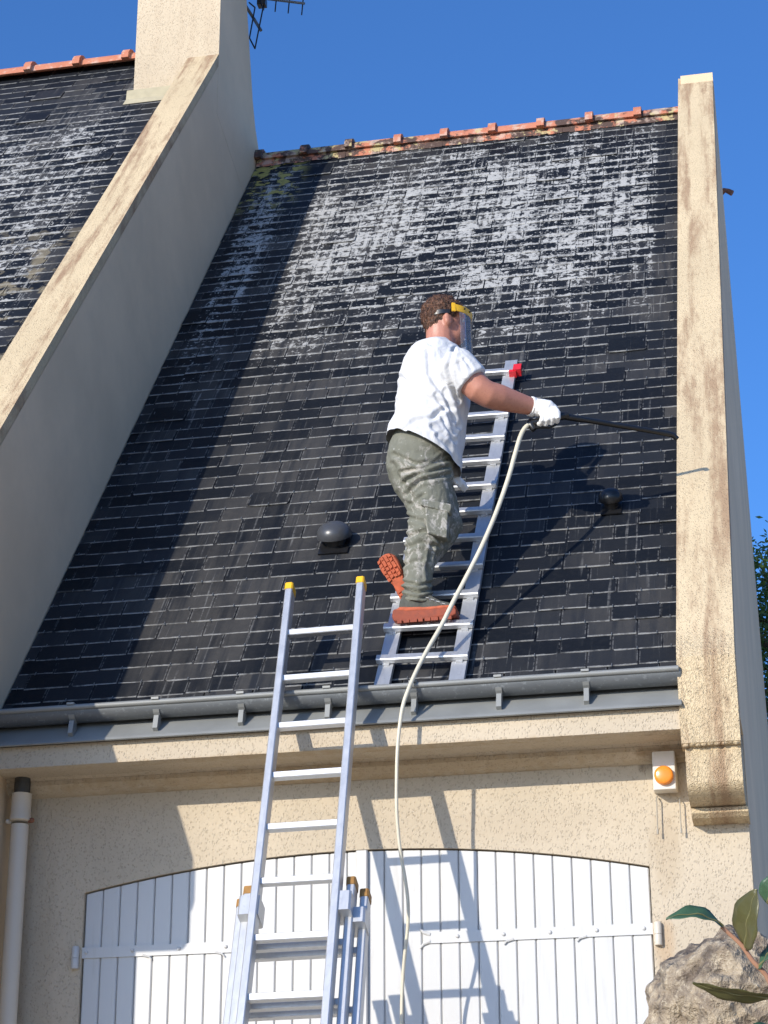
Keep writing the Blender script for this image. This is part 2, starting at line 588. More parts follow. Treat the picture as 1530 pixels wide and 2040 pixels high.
def alu_mat():
    t = NT('brushed_aluminium')
    p = t.pos()
    f = t.noise(t.scale(p, (6, 2, 2)), 8, 4, 0.6)
    g = t.noise(p, 60, 3)
    c = t.mix(f, (0.50, 0.505, 0.51), (0.66, 0.665, 0.67))
    c = t.mix(t.math('MULTIPLY', t.step(g, 0.58, 0.72), 0.25), c, (0.40, 0.40, 0.40))
    return t.out(c, t.math('MULTIPLY_ADD', f, 0.15, 0.40), 0.72)


MAT['alu'] = alu_mat()


def tile_mat(name, dark):
    t = NT(name)
    p = t.pos()
    f = t.noise(p, 9, 4, 0.6)
    c = t.mix(f, (0.40, 0.125, 0.065), (0.56, 0.23, 0.14))
    l1 = t.step(t.noise(p, 7, 5, 0.7), 0.62 - dark * 0.20, 0.70 - dark * 0.20)
    c = t.mix(t.math('MULTIPLY', l1, 0.9), c, (0.035, 0.033, 0.03))
    l2 = t.step(t.noise(t.scale(p, 1.3), 8.5, 4, 0.6), 0.64 - dark * 0.09, 0.70 - dark * 0.09)
    c = t.mix(t.math('MULTIPLY', l2, 0.85), c, (0.48, 0.40, 0.20))
    l3 = t.step(t.noise(t.scale(p, 1.7), 6.0, 4, 0.65), 0.50, 0.62)
    c = t.mix(t.math('MULTIPLY', l3, 0.6), c, (0.55, 0.42, 0.34))
    return t.out(c, 0.85, 0, t.bump(t.noise(p, 50, 4), 0.3, 0.004))


MAT['tile'] = tile_mat('terracotta', 0.7)
MAT['tile_old'] = tile_mat('lichened_terracotta', 1.0)
MAT['tile_clean'] = tile_mat('clean_terracotta', -0.1)


def skin_mat():
    t = NT('skin')
    p = t.pos()
    f = t.noise(p, 22, 4, 0.6)
    c = t.mix(f, (0.38, 0.150, 0.100), (0.55, 0.255, 0.175))
    c = t.mix(t.math('MULTIPLY', t.step(t.noise(p, 120, 3), 0.5, 0.7), 0.2), c, (0.24, 0.085, 0.055))
    t.p.inputs['Subsurface Weight'].default_value = 0.08
    t.p.inputs['Subsurface Radius'].default_value = (0.01, 0.004, 0.002)
    return t.out(c, 0.48, 0, t.bump(t.noise(p, 160, 3), 0.2, 0.002))


MAT['skin'] = skin_mat()


def cloth_mat(name, a, b, stain=None, fold=0.5, fs=14):
    t = NT(name)
    p = t.pos()
    f = t.noise(p, 10, 4, 0.6)
    c = t.mix(f, a, b)
    if stain:
        z = t.xyz(p)[2]
        s1 = t.step(t.noise(t.scale(p, (1.2, 1.2, 0.9)), 17, 5, 0.72, 0.5), 0.48, 0.62)
        zone = t.math('MULTIPLY', t.step(t.xyz(p)[0], -1.80, -1.68), t.math('MULTIPLY', t.step(z, 5.62, 5.45), t.step(z, 4.82, 5.0)))
        c = t.mix(t.math('MULTIPLY', s1, t.math('MULTIPLY_ADD', zone, 0.85, 0.05)), c, stain)
        s2 = t.step(t.noise(p, 48, 3, 0.6), 0.66, 0.71)
        c = t.mix(t.math('MULTIPLY', s2, 0.7), c, (0.55, 0.53, 0.50))
    w = t.noise(t.scale(p, (1.0, 1.0, 0.8)), fs, 3, 0.5, 0.8)
    wv = t.noise(p, 420, 1)
    nrm = t.bump(w, fold, 0.02)
    nrm = t.bump(wv, 0.12, 0.002, nrm)
    return t.out(c, 0.9, 0, nrm, 0.15)


MAT['tshirt'] = cloth_mat('white_cotton', (0.60, 0.60, 0.605), (0.66, 0.66, 0.665), None, 0.45, 18)
MAT['trousers'] = cloth_mat('olive_work_cloth', (0.135, 0.137, 0.108), (0.205, 0.205, 0.166), (0.42, 0.395, 0.355), 0.35, 20)


def hair_mat():
    t = NT('brown_hair')
    p = t.pos()
    f = t.noise(t.scale(p, (1.0, 1.0, 0.5)), 90, 4, 0.7)
    c = t.mix(t.step(f, 0.32, 0.68), (0.020, 0.010, 0.006), (0.19, 0.085, 0.045))
    return t.out(c, 0.6, 0, t.bump(f, 0.9, 0.01))


MAT['hair'] = hair_mat()


def visor_mat():
    t = NT('clear_visor')
    tr = t.n('BsdfTransparent')
    tr.inputs[0].default_value = (0.96, 0.965, 0.97, 1)
    gl = t.n('BsdfGlossy')
    gl.inputs['Roughness'].default_value = 0.08
    df = t.n('BsdfDiffuse')
    df.inputs[0].default_value = (0.75, 0.78, 0.82, 1)
    m1, m2 = t.n('MixShader'), t.n('MixShader')
    fr = t.n('Fresnel')
    fr.inputs[0].default_value = 1.22
    t.put(m1.inputs[0], fr.outputs[0])
    t.put(m1.inputs[1], tr.outputs[0])
    t.put(m1.inputs[2], gl.outputs[0])
    t.put(m2.inputs[0], t.math('MULTIPLY_ADD', t.noise(t.pos(), 12, 2), 0.12, 0.03))
    t.put(m2.inputs[1], m1.outputs[0])
    t.put(m2.inputs[2], df.outputs[0])
    t.put(t.t.nodes['Material Output'].inputs[0], m2.outputs[0])
    return t.mat


MAT['visor'] = visor_mat()


def rock_mat():
    t = NT('lichened_granite')
    p = t.pos()
    a = t.noise(p, 14, 6, 0.7)
    b = t.noise(p, 70, 4, 0.7)
    g = t.voro(p, 38)
    c = t.mix(t.step(a, 0.35, 0.65), (0.14, 0.105, 0.078), (0.42, 0.34, 0.24))
    c = t.mix(t.math('MULTIPLY', t.step(b, 0.50, 0.68), 0.75), c, (0.56, 0.47, 0.34))
    c = t.mix(t.math('MULTIPLY', t.step(t.noise(p, 26, 4), 0.56, 0.66), 0.7), c, (0.085, 0.068, 0.058))
    return t.out(c, 0.95, 0, t.bump(t.math('ADD', t.math('MULTIPLY', b, 0.6), t.math('ADD', a, g)), 0.9, 0.02))


MAT['rock'] = rock_mat()


def leaf_mat(name, a, b, trans=0.35):
    t = NT(name)
    p = t.pos()
    c = t.mix(t.noise(p, 35, 4), a, b)
    t.out(c, 0.38, 0, t.bump(t.noise(p, 120, 2), 0.25, 0.002))
    tl = t.n('BsdfTranslucent')
    t.put(tl.inputs[0], t.mix(0.5, c, (0.20, 0.26, 0.03)))
    ms = t.n('MixShader')
    ms.inputs[0].default_value = trans
    t.put(ms.inputs[1], t.p.outputs[0])
    t.put(ms.inputs[2], tl.outputs[0])
    t.put(t.t.nodes['Material Output'].inputs[0], ms.outputs[0])
    return t.mat


MAT['leaf'] = leaf_mat('glossy_leaf', (0.035, 0.085, 0.045), (0.07, 0.14, 0.075), 0.15)
MAT['leaf_back'] = leaf_mat('olive_leaf', (0.085, 0.085, 0.028), (0.13, 0.12, 0.045), 0.25)
MAT['leaf_rib'] = plain('leaf_rib', (0.16, 0.15, 0.06), 0.5)
MAT['stem'] = plain('red_stem', (0.30, 0.15, 0.085), 0.5, 0, 0.2, 60)
MAT['foliage'] = leaf_mat('tree_foliage', (0.035, 0.075, 0.015), (0.09, 0.15, 0.03), 0.35)

# ------------------------------------------------------------------ ground
TERR = 1.25
g = MB()
prof = [(-900, 0.0), (-6.6, 0.0), (-5.9, 0.95), (-5.4, TERR), (900, TERR)]
g.strip(prof, -900, 900)
ground = g.build('ground', MAT['gravel'])
ground['kind'] = 'structure'
ground['label'] = 'pale gravel ground below the house and the camera'

# ------------------------------------------------------------------ garage wing
XL, XR0, XR1 = -3.59, -0.49, -0.24          # house side wall, gable inner and outer face
YF, ZF = -0.32, 4.049                       # fascia front, soffit
wing = thing('garage_wing', 'cream rendered garage wing with steep slate roof and white double doors', 'building', (-1.9, 1.0, TERR))

DX0, DX1, DXM = -3.217, -0.674, -1.925


def arch(x):
    return 3.676 - 0.134 * ((x + 1.945) / 1.272) ** 2


w = MB()
NA = 28
xs = [DX0 + (DX1 - DX0) * i / NA for i in range(NA + 1)]
ZT = 4.30
w.add([(XL - 0.1, 0, 0.9), (DX0, 0, 0.9), (DX0, 0, ZT), (XL - 0.1, 0, ZT)], [(0, 1, 2, 3)])
w.add([(DX1, 0, 0.9), (XR1 - 0.002, 0, 0.9), (XR1 - 0.002, 0, ZT), (DX1, 0, ZT)], [(0, 1, 2, 3)])
for i in range(NA):
    a, b = xs[i], xs[i + 1]
    w.add([(a, 0, arch(a)), (b, 0, arch(b)), (b, 0, ZT), (a, 0, ZT)], [(0, 1, 2, 3)])
    w.add([(a, 0, arch(a)), (b, 0, arch(b)), (b, 0.20, arch(b)), (a, 0.20, arch(a))], [(0, 1, 2, 3)])
for xx in (DX0, DX1):
    w.add([(xx, 0, 0.9), (xx, 0.2, 0.9), (xx, 0.2, arch(xx)), (xx, 0, arch(xx))], [(0, 1, 2, 3)])
w.add([(XL - 0.1, 0.21, 0.9), (XR1 - 0.01, 0.21, 0.9), (XR1 - 0.01, 0.21, ZT), (XL - 0.1, 0.21, ZT)], [(0, 1, 2, 3)])
w.build('front_wall', MAT['wall'], wing)

# cornice: fascia, soffit and the moulding under it
w = MB()
w.prism([(YF, ZF), (YF, 4.146), (-0.22, 4.245), (0.05, 4.30), (0.05, ZF), (-0.085, ZF), (-0.10, ZF + 0.012), (-0.24, ZF + 0.012), (-0.245, ZF)], XL, XR0 + 0.01)
w.build('cornice', MAT['cornice'], wing)
w = MB()
w.prism([(-0.085, ZF - 0.001), (-0.085, ZF - 0.022), (-0.06, ZF - 0.045), (-0.02, ZF - 0.058), (0.01, ZF - 0.06), (0.01, ZF - 0.001)], XL, XR0 + 0.012)
w.build('soffit_moulding', MAT['cornice'], wing, smooth=35)

# roof deck
RIDGE_S = 6.90
rw = MB()
y_r = rp(0, RIDGE_S)
rw.prism([(rp(0, -0.06, -0.012).y, rp(0, -0.06, -0.012).z), (rp(0, RIDGE_S, -0.012).y, rp(0, RIDGE_S, -0.012).z),
          (rp(0, RIDGE_S, -0.012).y + 5.0 * math.cos(TH), rp(0, RIDGE_S, -0.012).z - 5.0 * math.sin(TH)),
          (rp(0, RIDGE_S, -0.012).y + 4.8 * math.cos(TH), rp(0, RIDGE_S, -0.012).z - 5.2 * math.sin(TH)),
          (rp(0, RIDGE_S, -0.2).y, rp(0, RIDGE_S, -0.2).z), (rp(0, -0.06, -0.1).y, rp(0, -0.06, -0.1).z)], XL - 0.02, XR0 + 0.02)
roof = rw.build('roof', MAT['deck'], wing)

# slates -------------------------------------------------------------
SW, SE, SL = 0.228, 0.1195, 0.255


def slate_geo(rng, width):
    """one slate: x across, y up the slope from its lower edge, z out of the roof"""
    hw = width / 2 - rng.uniform(0.0030, 0.0046)
    th = rng.uniform(0.0034, 0.0050)
    bl = []
    for k in range(5):
        xx = -hw + 2 * hw * k / 4
        yy = rng.uniform(-0.0022, 0.0022)
        bl.append((xx, yy))
    q = rng.random()
    if q < 0.22:
        bl[0] = (bl[0][0] + rng.uniform(0.004, 0.016), bl[0][1])
        bl.insert(0, (-hw, rng.uniform(0.006, 0.022)))
    if 0.12 < q < 0.34:
        bl[-1] = (bl[-1][0] - rng.uniform(0.004, 0.016), bl[-1][1])
        bl.append((hw, rng.uniform(0.006, 0.022)))
    out = bl + [(hw, SL), (-hw, SL)]
    n = len(out)
    cham = 0.0025
    vs = []
    for (a, b) in out:
        vs.append((a, b + (cham if b < 0.05 else 0), th))
    for (a, b) in out:
        vs.append((a, b, th * 0.45 if b < 0.05 else 0.0))
    for (a, b) in out:
        vs.append((a, b, 0.0))
    fs = [tuple(range(n))]
    k = len(bl)
    for i in range(n):
        j = (i + 1) % n
        fs.append((i, n + i, n + j, j))
        if i < k - 1:
            fs.append((n + i, 2 * n + i, 2 * n + j, n + j))
    return vs, fs, tuple(range(n)), hw


def slate_mesh(name, vs, fs, hw, tone, mat):
    me = bpy.data.meshes.new(name)
    me.from_pydata(vs, [], fs)
    me.materials.append(mat)
    uvl = me.uv_layers.new(name='UVMap')
    for lp in me.loops:
        c = me.vertices[lp.vertex_index].co
        uvl.data[lp.index].uv = ((c.x + hw) / (2 * hw), c.y)
    at_ = me.attributes.new('tone', 'FLOAT', 'FACE')
    at_.data.foreach_set('value', [tone] * len(me.polygons))
    me.update()
    return me


def lay_slates(parent, mat, x0, x1, s0, s1, base_off, xshift, rng, keep):
    """returns list of (matrix, variant) in rows; the biggest go in as objects, the rest as one mesh"""
    variants = []
    for k in range(16):
        vs, fs, _, hw = slate_geo(rng, SW)
        variants.append((vs, fs, hw, rng.random() ** 1.4))
    meshes = [slate_mesh('slate', v[0], v[1], v[2], v[3], mat) for v in variants]
    items = []
    rows = int((s1 - s0) / SE)
    for r in range(rows):
        sr = s0 + r * SE
        off = (r % 2) * SW / 2 + xshift + rng.uniform(-0.022, 0.022)
        ncol = int((x1 - x0) / SW) + 2
        for c in range(-1, ncol):
            xc = x0 + off + (c + 0.5) * SW
            if xc + SW / 2 < x0 + 0.02 or xc - SW / 2 > x1 - 0.02:
                continue
            a, b = max(x0, xc - SW / 2), min(x1, xc + SW / 2)
            sx = (b - a) / SW
            xc = (a + b) / 2
            sj = sr + rng.gauss(0, 0.0026) - (rng.uniform(0.006, 0.014) if rng.random() < 0.02 else 0)
            yaw = rng.gauss(0, 0.009)
            lift = rng.uniform(0, 0.003) + (0.006 if rng.random() < 0.05 else 0)
            p0 = O + EX * xc + S * sj + N * (base_off + 0.0065 + lift)
            p1 = O + EX * xc + S * (sj + SL) + N * (base_off + 0.002)
            yd = (p1 - p0).normalized()
            xd = (EX + yd * yaw).normalized()
            zd = xd.cross(yd).normalized()
            xd = yd.cross(zd)
            xd = xd * sx
            m = Matrix(((xd.x, yd.x, zd.x, p0.x), (xd.y, yd.y, zd.y, p0.y), (xd.z, yd.z, zd.z, p0.z), (0, 0, 0, 1)))
            items.append((m, rng.randrange(len(variants)), keep(xc, sj), xc, sj))
    items.sort(key=lambda q: -q[2])
    for m, k, sc_, xc, sj in items[:300]:
        o = bpy.data.objects.new('slate', meshes[k])
        COL.objects.link(o)
        o.parent = parent
        o.matrix_local = m
    V, Fc, U, T = [], [], [], []
    for m, k, sc_, xc, sj in items[300:]:
        vs, fs, hw, tone = variants[k]
        tone = min(1, max(0, tone + rng.uniform(-0.15, 0.15)))
        b = len(V)
        V += [tuple(m @ Vector(p)) for p in vs]
        for f in fs:
            Fc.append([b + i for i in f])
            U += [((vs[i][0] + hw) / (2 * hw), vs[i][1]) for i in f]
            T.append(tone)
    if V:
        me = bpy.data.meshes.new('slate_field')
        me.from_pydata(V, [], Fc)
        me.materials.append(mat)
        uvl = me.uv_layers.new(name='UVMap')
        uvl.data.foreach_set('uv', [q for p in U for q in p])
        at_ = me.attributes.new('tone', 'FLOAT', 'FACE')
        at_.data.foreach_set('value', T)
        me.update()
        o = bpy.data.objects.new('slate_field', me)
        COL.objects.link(o)
        o.parent = parent
        o['kind'] = 'stuff'
    return items


rng = random.Random(11)
items = lay_slates(roof, MAT['slate'], XL + 0.005, XR0, -0.075, RIDGE_S + 0.02, 0.0, 0.06, rng, lambda x, s: 10 - s)
# steel hooks at the lower edge of the slates
hk = MB()
for m, k, sc_, xc, sj in items:
    if rng.random() < 0.85:
        p = m.translation + N * 0.009 + EX * rng.uniform(-0.004, 0.004)
        hk.box(p - S * 0.001, 0.0016, 0.012, 0.0015, EX, S, N)
o = hk.build('slate_hooks', MAT['zinc'], roof)
o['kind'] = 'stuff'


# ridge tiles
def ridge_tile(name, x0, x1, y, z, mat, parent, r=0.090):
    t = MB()
    n = 9
    prof = [(y - r * 1.12 * math.cos(math.pi * k / (n - 1)), z + r * math.sin(math.pi * k / (n - 1)) - 0.01) for k in range(n)]
    inn = [(y - (r - 0.015) * 1.12 * math.cos(math.pi * k / (n - 1)), z + (r - 0.015) * math.sin(math.pi * k / (n - 1)) - 0.012) for k in range(n)]
    t.prism(prof + inn[::-1], x0, x1)
    r2 = r + 0.030
    pr2 = [(y - r2 * 1.10 * math.cos(math.pi * k / (n - 1)), z + r2 * math.sin(math.pi * k / (n - 1)) - 0.012) for k in range(n)]
    in2 = [(y - (r - 0.005) * 1.1 * math.cos(math.pi * k / (n - 1)), z + (r - 0.005) * math.sin(math.pi * k / (n - 1)) - 0.014) for k in range(n)]
    nb_ = len(t.m)
    t.prism(pr2 + in2[::-1], x0 - 0.008, x0 + 0.046)
    for k in range(nb_, len(t.m)):
        t.m[k] = 1
    return t.build(name, [mat, MAT['tile_clean'] if mat is not MAT['tile_old'] else mat], parent, smooth=35)


RY, RZ = rp(0, RIDGE_S).y + 0.02, rp(0, RIDGE_S).z + 0.005
rx = [-3.585, -3.24, -2.905, -2.541, -2.199, -1.848, -1.497, -1.148, -0.803]
for i, x0 in enumerate(rx):
    x1 = rx[i + 1] if i + 1 < len(rx) else XR0
    m = MAT['tile_old'] if i < 3 else (MAT['tile'] if i % 4 != 1 else MAT['tile_clean'])
    ridge_tile('ridge_tile', x0 + 0.002, x1 + 0.03 if i + 1 < len(rx) else x1, RY, RZ + R.uniform(-0.006, 0.006), m, roof)

mb_ = MB()
zz0 = rp(0, RIDGE_S - 0.13, 0.012)
for k in range(60):
    xa, xb = XL + 0.01 + (XR0 - XL - 0.02) * k / 60, XL + 0.01 + (XR0 - XL - 0.02) * (k + 1) / 60
    j_ = R.uniform(-0.012, 0.010)
    a_, b_ = rp(0, RIDGE_S - 0.100 + j_, 0.016), rp(0, RIDGE_S - 0.02, 0.050)
    c_ = rp(0, RIDGE_S - 0.02, 0.0)
    mb_.prism([(a_.y, a_.z), (b_.y, b_.z), (c_.y, c_.z)], xa, xb + 0.0005)
mb_.build('mortar_bed', MAT['tile_old'], roof)
# gutter ----------------------------------------------------------------
GY, GZ, GR = -0.292, 4.306, 0.054


def gz(x):
    return -0.006 * (x - XR0) * -1


gt = MB()
n = 14
arc = [(GY - GR * math.cos(a), GZ - GR * math.sin(a)) for a in [math.pi * k / n for k in range(n + 1)]]
arc_in = [(GY - (GR - 0.004) * math.cos(a), GZ - (GR - 0.004) * math.sin(a)) for a in [math.pi * k / n for k in range(n + 1)]]
gt.prism(arc + arc_in[::-1], XL, XR0 + 0.015)
bead = [(GY - GR + 0.000 + 0.014 * math.cos(a), GZ + 0.003 + 0.013 * math.sin(a)) for a in [2 * math.pi * k / 10 for k in range(10)]]
gutter = gt.build('gutter', MAT['zinc'], wing, smooth=40)
gt = MB()
gt.prism(bead, XL, XR0 + 0.008)
gt.build('bead', MAT['zinc_lit'], gutter, smooth=40)
ap = MB()
ap.prism([(-0.235, 4.268), (-0.352, 4.158), (-0.360, 4.145), (-0.354, 4.141), (-0.338, 4.150), (-0.22, 4.260)], XL, XR0 + 0.012)
ap.build('zinc_apron', MAT['zinc_lit'], wing)
for bx in (-3.2, -2.804, -2.412, -2.019, -1.634, -1.26, -0.881):
    b = MB()
    hw = 0.014
    arc_o = [(GY - (GR + 0.005) * math.cos(a), GZ - (GR + 0.005) * math.sin(a)) for a in [0.5 * math.pi * k / 6 for k in range(2, 7)]]
    arc_i = [(GY - (GR + 0.001) * math.cos(a), GZ - (GR + 0.001) * math.sin(a)) for a in [0.5 * math.pi * k / 6 for k in range(2, 7)]]
    b.prism(arc_o + arc_i[::-1], bx - hw, bx + hw)
    cl = MB()
    cl.box((bx, GY - GR - 0.001, GZ + 0.017), 0.017, 0.017, 0.005)
    cl.build('bracket_clip', MAT['zinc_lit'], gutter)
    b.prism([(-0.300, 4.262), (-0.332, 4.252), (-0.348, 4.190), (-0.330, 4.178), (-0.284, 4.218)], bx - 0.011, bx + 0.011)
    b.build('bracket', MAT['zinc_lit'], gutter)

# downpipe
PX, PY = at(40, 1640, -0.10).x, -0.10
d = MB()
d.lathe((PX, PY, 0.9), [(0.040, 0), (0.040, 2.945)], EX, Vector((0, 1, 0)), Vector((0, 0, 1)), 20)
zc = at(40, 1622, -0.14).z
d.lathe((PX, PY, zc), [(0.041, -0.025), (0.048, -0.02), (0.048, 0.0), (0.046, 0.004), (0.0455, 0.10), (0.047, 0.103)], EX, Vector((0, 1, 0)), Vector((0, 0, 1)), 20)
pipe = d.build('downpipe', MAT['pvc'], wing, smooth=40)
d = MB()
d.lathe((PX, PY, zc + 0.09), [(0.036, 0), (0.038, 0.25)], EX, Vector((0, 1, 0)), Vector((0, 0, 1)), 18)
d.build('zinc_spigot', MAT['zinc_dark'], pipe, smooth=40)
for sx in (-1, 1):
    d = MB()
    d.ball((PX + sx * 0.058, PY - 0.004, zc - 0.022), 0.012, 0.012, 0.012, nu=10, nv=8)
    d.box((PX + sx * 0.049, PY, zc - 0.022), 0.010, 0.006, 0.010)
    d.build('clamp_screw', MAT['rust'] if sx > 0 else MAT['pvc'], pipe, smooth=True)

# right gable: wall with coping ---------------------------------------------
COFF = 0.11
ap_y = 4.22
apex = Vector((0, ap_y, at(1388, 153, ap_y).z))


def cop_z(y, off):
    return 4.343 + (y + 0.22) * math.tan(TH) + off / math.cos(TH)


YG = -0.335
gp = [(YG + 0.035, 3.86), (YG + 0.035, 3.975), (0.0, 4.05), (4.2, cop_z(4.2, COFF - 0.07)), (ap_y + 0.04, apex.z - 0.07)]
wb = MB()
ydn = ap_y + 4.6
poly = [(0.012, 0.9), (0.012, 4.10), (-0.25, 4.10), (-0.25, cop_z(-0.25, COFF - 0.06)), (ap_y - 0.08, cop_z(ap_y - 0.08, COFF - 0.06)), (ap_y - 0.08, apex.z - 0.03),
        (ap_y + 0.12, apex.z - 0.03), (ydn, apex.z - 0.10 - (ydn - ap_y - 0.12) * math.tan(TH)), (ydn, 0.9)]
wb.prism(poly, XR0 + 0.02, XR1)
wb.build('gable_wall', MAT['gable'], wing)
cp = MB()
cb = 3.972
yk = YG
zk = cop_z(yk, COFF)
y_top = (apex.z - 0.005 - 4.343 - COFF / math.cos(TH)) / math.tan(TH) - 0.22
cp.prism([(yk, cb + 0.010), (yk + 0.015, cb), (-0.24, cb), (-0.24, cop_z(-0.24, COFF - 0.062)), (y_top, cop_z(y_top, COFF - 0.062)), (y_top + 0.10, apex.z - 0.06),
          (y_top + 0.14, apex.z - 0.06), (y_top + 0.12, apex.z), (y_top, apex.z), (yk + 0.02, cop_z(yk + 0.02, COFF)), (yk, zk - 0.012)], XR0, XR1 - 0.003)
bm = bmesh.new()
me = cp.mesh('coping', MAT['coping_right'])
coping = link('coping', me, wing)
# scalloped drip edge and corbel under the coping
cz = MB()
for k in range(9):
    xx = XR0 + 0.016 + k * 0.0268
    cz.ball((xx + R.uniform(-0.004, 0.004), yk + 0.013, cb + 0.005 + R.uniform(-0.003, 0.003)), 0.013 + R.uniform(-0.003, 0.004), 0.011, 0.008 + R.uniform(-0.002, 0.003), nu=8, nv=6)
cz.build('drip_edge', MAT['coping_right'], coping, smooth=True)
cz = MB()
cpro = [(-0.235, cb + 0.05), (-0.300, cb + 0.05), (-0.300, 3.83)] + [(-0.100 - 0.20 * math.cos(a), 3.83 - 0.075 * math.sin(a)) for a in [math.pi / 2 * k / 8 for k in range(1, 9)]] + [(0.02, 3.755), (0.02, cb + 0.05)]
cz.prism(cpro, XR0 + 0.012, XR1 - 0.005)
cz.build('corbel', MAT['coping_right'], coping, smooth=30)
cz = MB()
cz.prism([(0.02, 3.7545), (-0.125, 3.7545), (-0.135, 3.748), (-0.135, 3.728), (-0.11, 3.712), (0.02, 3.705)], XR0 + 0.014, XR1 + 0.004)
cz.build('corbel_slab', MAT['coping_right'], coping)

# shutters ----------------------------------------------------------------
YS = 0.014


def leaf(x0, x1, nb):
    fr = MB()
    fr.aabb(x0 + 0.01, x1 - 0.004, YS + 0.022, YS + 0.05, 1.0, 3.50)
    sh = fr.build('shutter', MAT['shutter'], wing)
    bw = (x1 - x0) / nb
    for i in range(nb):
        jj = R.uniform(-0.0006, 0.0006)
        a, b = x0 + i * bw + 0.0012, x0 + (i + 1) * bw - 0.0012
        q = MB()
        c = 0.005
        y0_ = YS + jj
        pts = [(a, YS + 0.021), (a, y0_ + c), (a + c, y0_), (b - c, y0_), (b, y0_ + c), (b, YS + 0.021)]
        zt = lambda x: arch(x) - 0.007
        vs = [(p[0], p[1], 0.95) for p in pts] + [(p[0], p[1], zt(p[0])) for p in pts]
        q.add(vs, [tuple(range(5, -1, -1)), tuple(range(6, 12))] + [(k, (k + 1) % 6, 6 + (k + 1) % 6, 6 + k) for k in range(6)])
        q.build('board', MAT['shutter'], sh)
    return sh


shl = leaf(DX0 + 0.004, DXM, 16)
shr = leaf(DXM + 0.004, DX1 - 0.004, 15)
q = MB()
q.cbox((DXM - 0.012, YS - 0.011, (arch(DXM) + 0.95) / 2 - 0.005), 0.026, 0.011, (arch(DXM) - 0.95) / 2, 0.005)
q.build('meeting_strip', MAT['shutter'], shl)


def strap(sh, xh, xe, zl):
    d = 1 if xe > xh else -1
    q = MB()
    a, b = min(xh, xe), max(xh, xe)
    q.aabb(a, b, YS - 0.008, YS + 0.001, zl, zl + 0.048)
    for sg in (-1, 1):
        q.tube([(xe - d * 0.01, YS - 0.004, zl + 0.024 + sg * 0.014), (xe + d * 0.02, YS - 0.004, zl + 0.024 + sg * 0.026), (xe + d * 0.036, YS - 0.004, zl + 0.024 + sg * 0.044)], [0.009, 0.007, 0.004], 8)
    st = q.build('strap_hinge', MAT['shutter'], sh)
    for k in range(5):
        xx = xh + d * (0.05 + k * abs(xe - xh - 0.1 * d) / 4.4)
        r = MB()
        r.ball((xx, YS - 0.009, zl + 0.026), 0.009, 0.007, 0.009, nu=10, nv=6)
        r.build('bolt', MAT['shutter'], sh, smooth=True)
    for kx in (0.62, 0.30):
        q = MB()
        xx = xh + d * abs(xe - xh) * kx
        q.tube([(xx, YS - 0.006, zl + 0.004), (xx + d * 0.03, YS - 0.007, zl - 0.004), (xx + d * 0.042, YS - 0.007, zl - 0.018)], [0.006, 0.005, 0.003], 6)
        q.build('strap_curl', MAT['shutter'], sh)


ZSL = at(162, 1909, 0).z
strap(shl, DX0 - 0.03, -2.20, ZSL)
strap(shr, DX1 + 0.012, -1.645, ZSL + 0.003)
for xx, mt in ((DX0 - 0.024, 'shutter'), (DX1 + 0.022, 'pvc')):
    q = MB()
    q.lathe((xx, -0.012, ZSL - 0.048), [(0.016, 0), (0.017, 0.003), (0.017, 0.043), (0.016, 0.046)], EX, Vector((0, 1, 0)), Vector((0, 0, 1)), 14)
    q.lathe((xx, -0.012, ZSL - 0.001), [(0.017, 0), (0.017, 0.046), (0.013, 0.052)], EX, Vector((0, 1, 0)), Vector((0, 0, 1)), 14)
    q.box((xx, 0.0, ZSL - 0.028), 0.006, 0.014, 0.012)
    q.build('hinge_pin', MAT[mt], wing, smooth=40)

# ------------------------------------------------------------------ main house on the left
house = thing('main_house', 'taller cream rendered house with slate roof, coped gable and chimney', 'building', (-5.5, 1.5, TERR))
HO = 1.0
HYF = -1.53
hw_ = MB()
HRY = 3.43
zpk = cop_z(3.4, HO - 0.07)
hw_.prism([(-1.08, 0.9), (-1.08, 4.0), (HYF + 0.06, 4.05), (HYF + 0.06, cop_z(HYF + 0.06, HO - 0.06)), (3.30, cop_z(3.30, HO - 0.06)), (7.6, cop_z(3.30, HO - 0.06) - 4.3 * math.tan(TH)), (7.6, 0.9)], -3.80, XL)
hw_.build('gable_wall', MAT['gable'], house)
cp = MB()
yk = HYF
cp.prism([(yk, 4.10), (yk + 0.02, 4.05), (yk + 0.065, 4.05), (yk + 0.065, cop_z(yk + 0.065, HO - 0.062)), (2.98, cop_z(2.98, HO - 0.062)), (2.98, cop_z(2.98, HO)), (yk, cop_z(yk, HO))], -3.815, XL - 0.0)
hc = cp.build('coping', MAT['coping'], house)
cz = MB()
cpro = [(yk + 0.06, 4.07), (yk + 0.02, 4.07), (yk + 0.02, 3.93)] + [(yk + 0.16 - 0.14 * math.cos(a), 3.93 - 0.10 * math.sin(a)) for a in [math.pi / 2 * k / 8 for k in range(1, 9)]] + [(-1.06, 3.82), (-1.06, 4.07)]
cz.prism(cpro, -3.805, XL - 0.006)
cz.build('corbel', MAT['coping'], hc)
w = MB()
w.aabb(-7.6, -3.801, -1.08, -0.85, 0.9, 4.3)
w.aabb(-7.6, -3.801, -1.38, -1.08, 4.10, 4.28)
w.build('front_wall', MAT['wall'], house)
HR0 = 0.82
hs_r = (HRY - (-0.22) + HR0 * math.sin(TH)) / math.cos(TH)
HS0 = -0.70
rw = MB()


def hp(s, o):
    p = rp(0, s, HR0 + o)
    return (p.y, p.z)


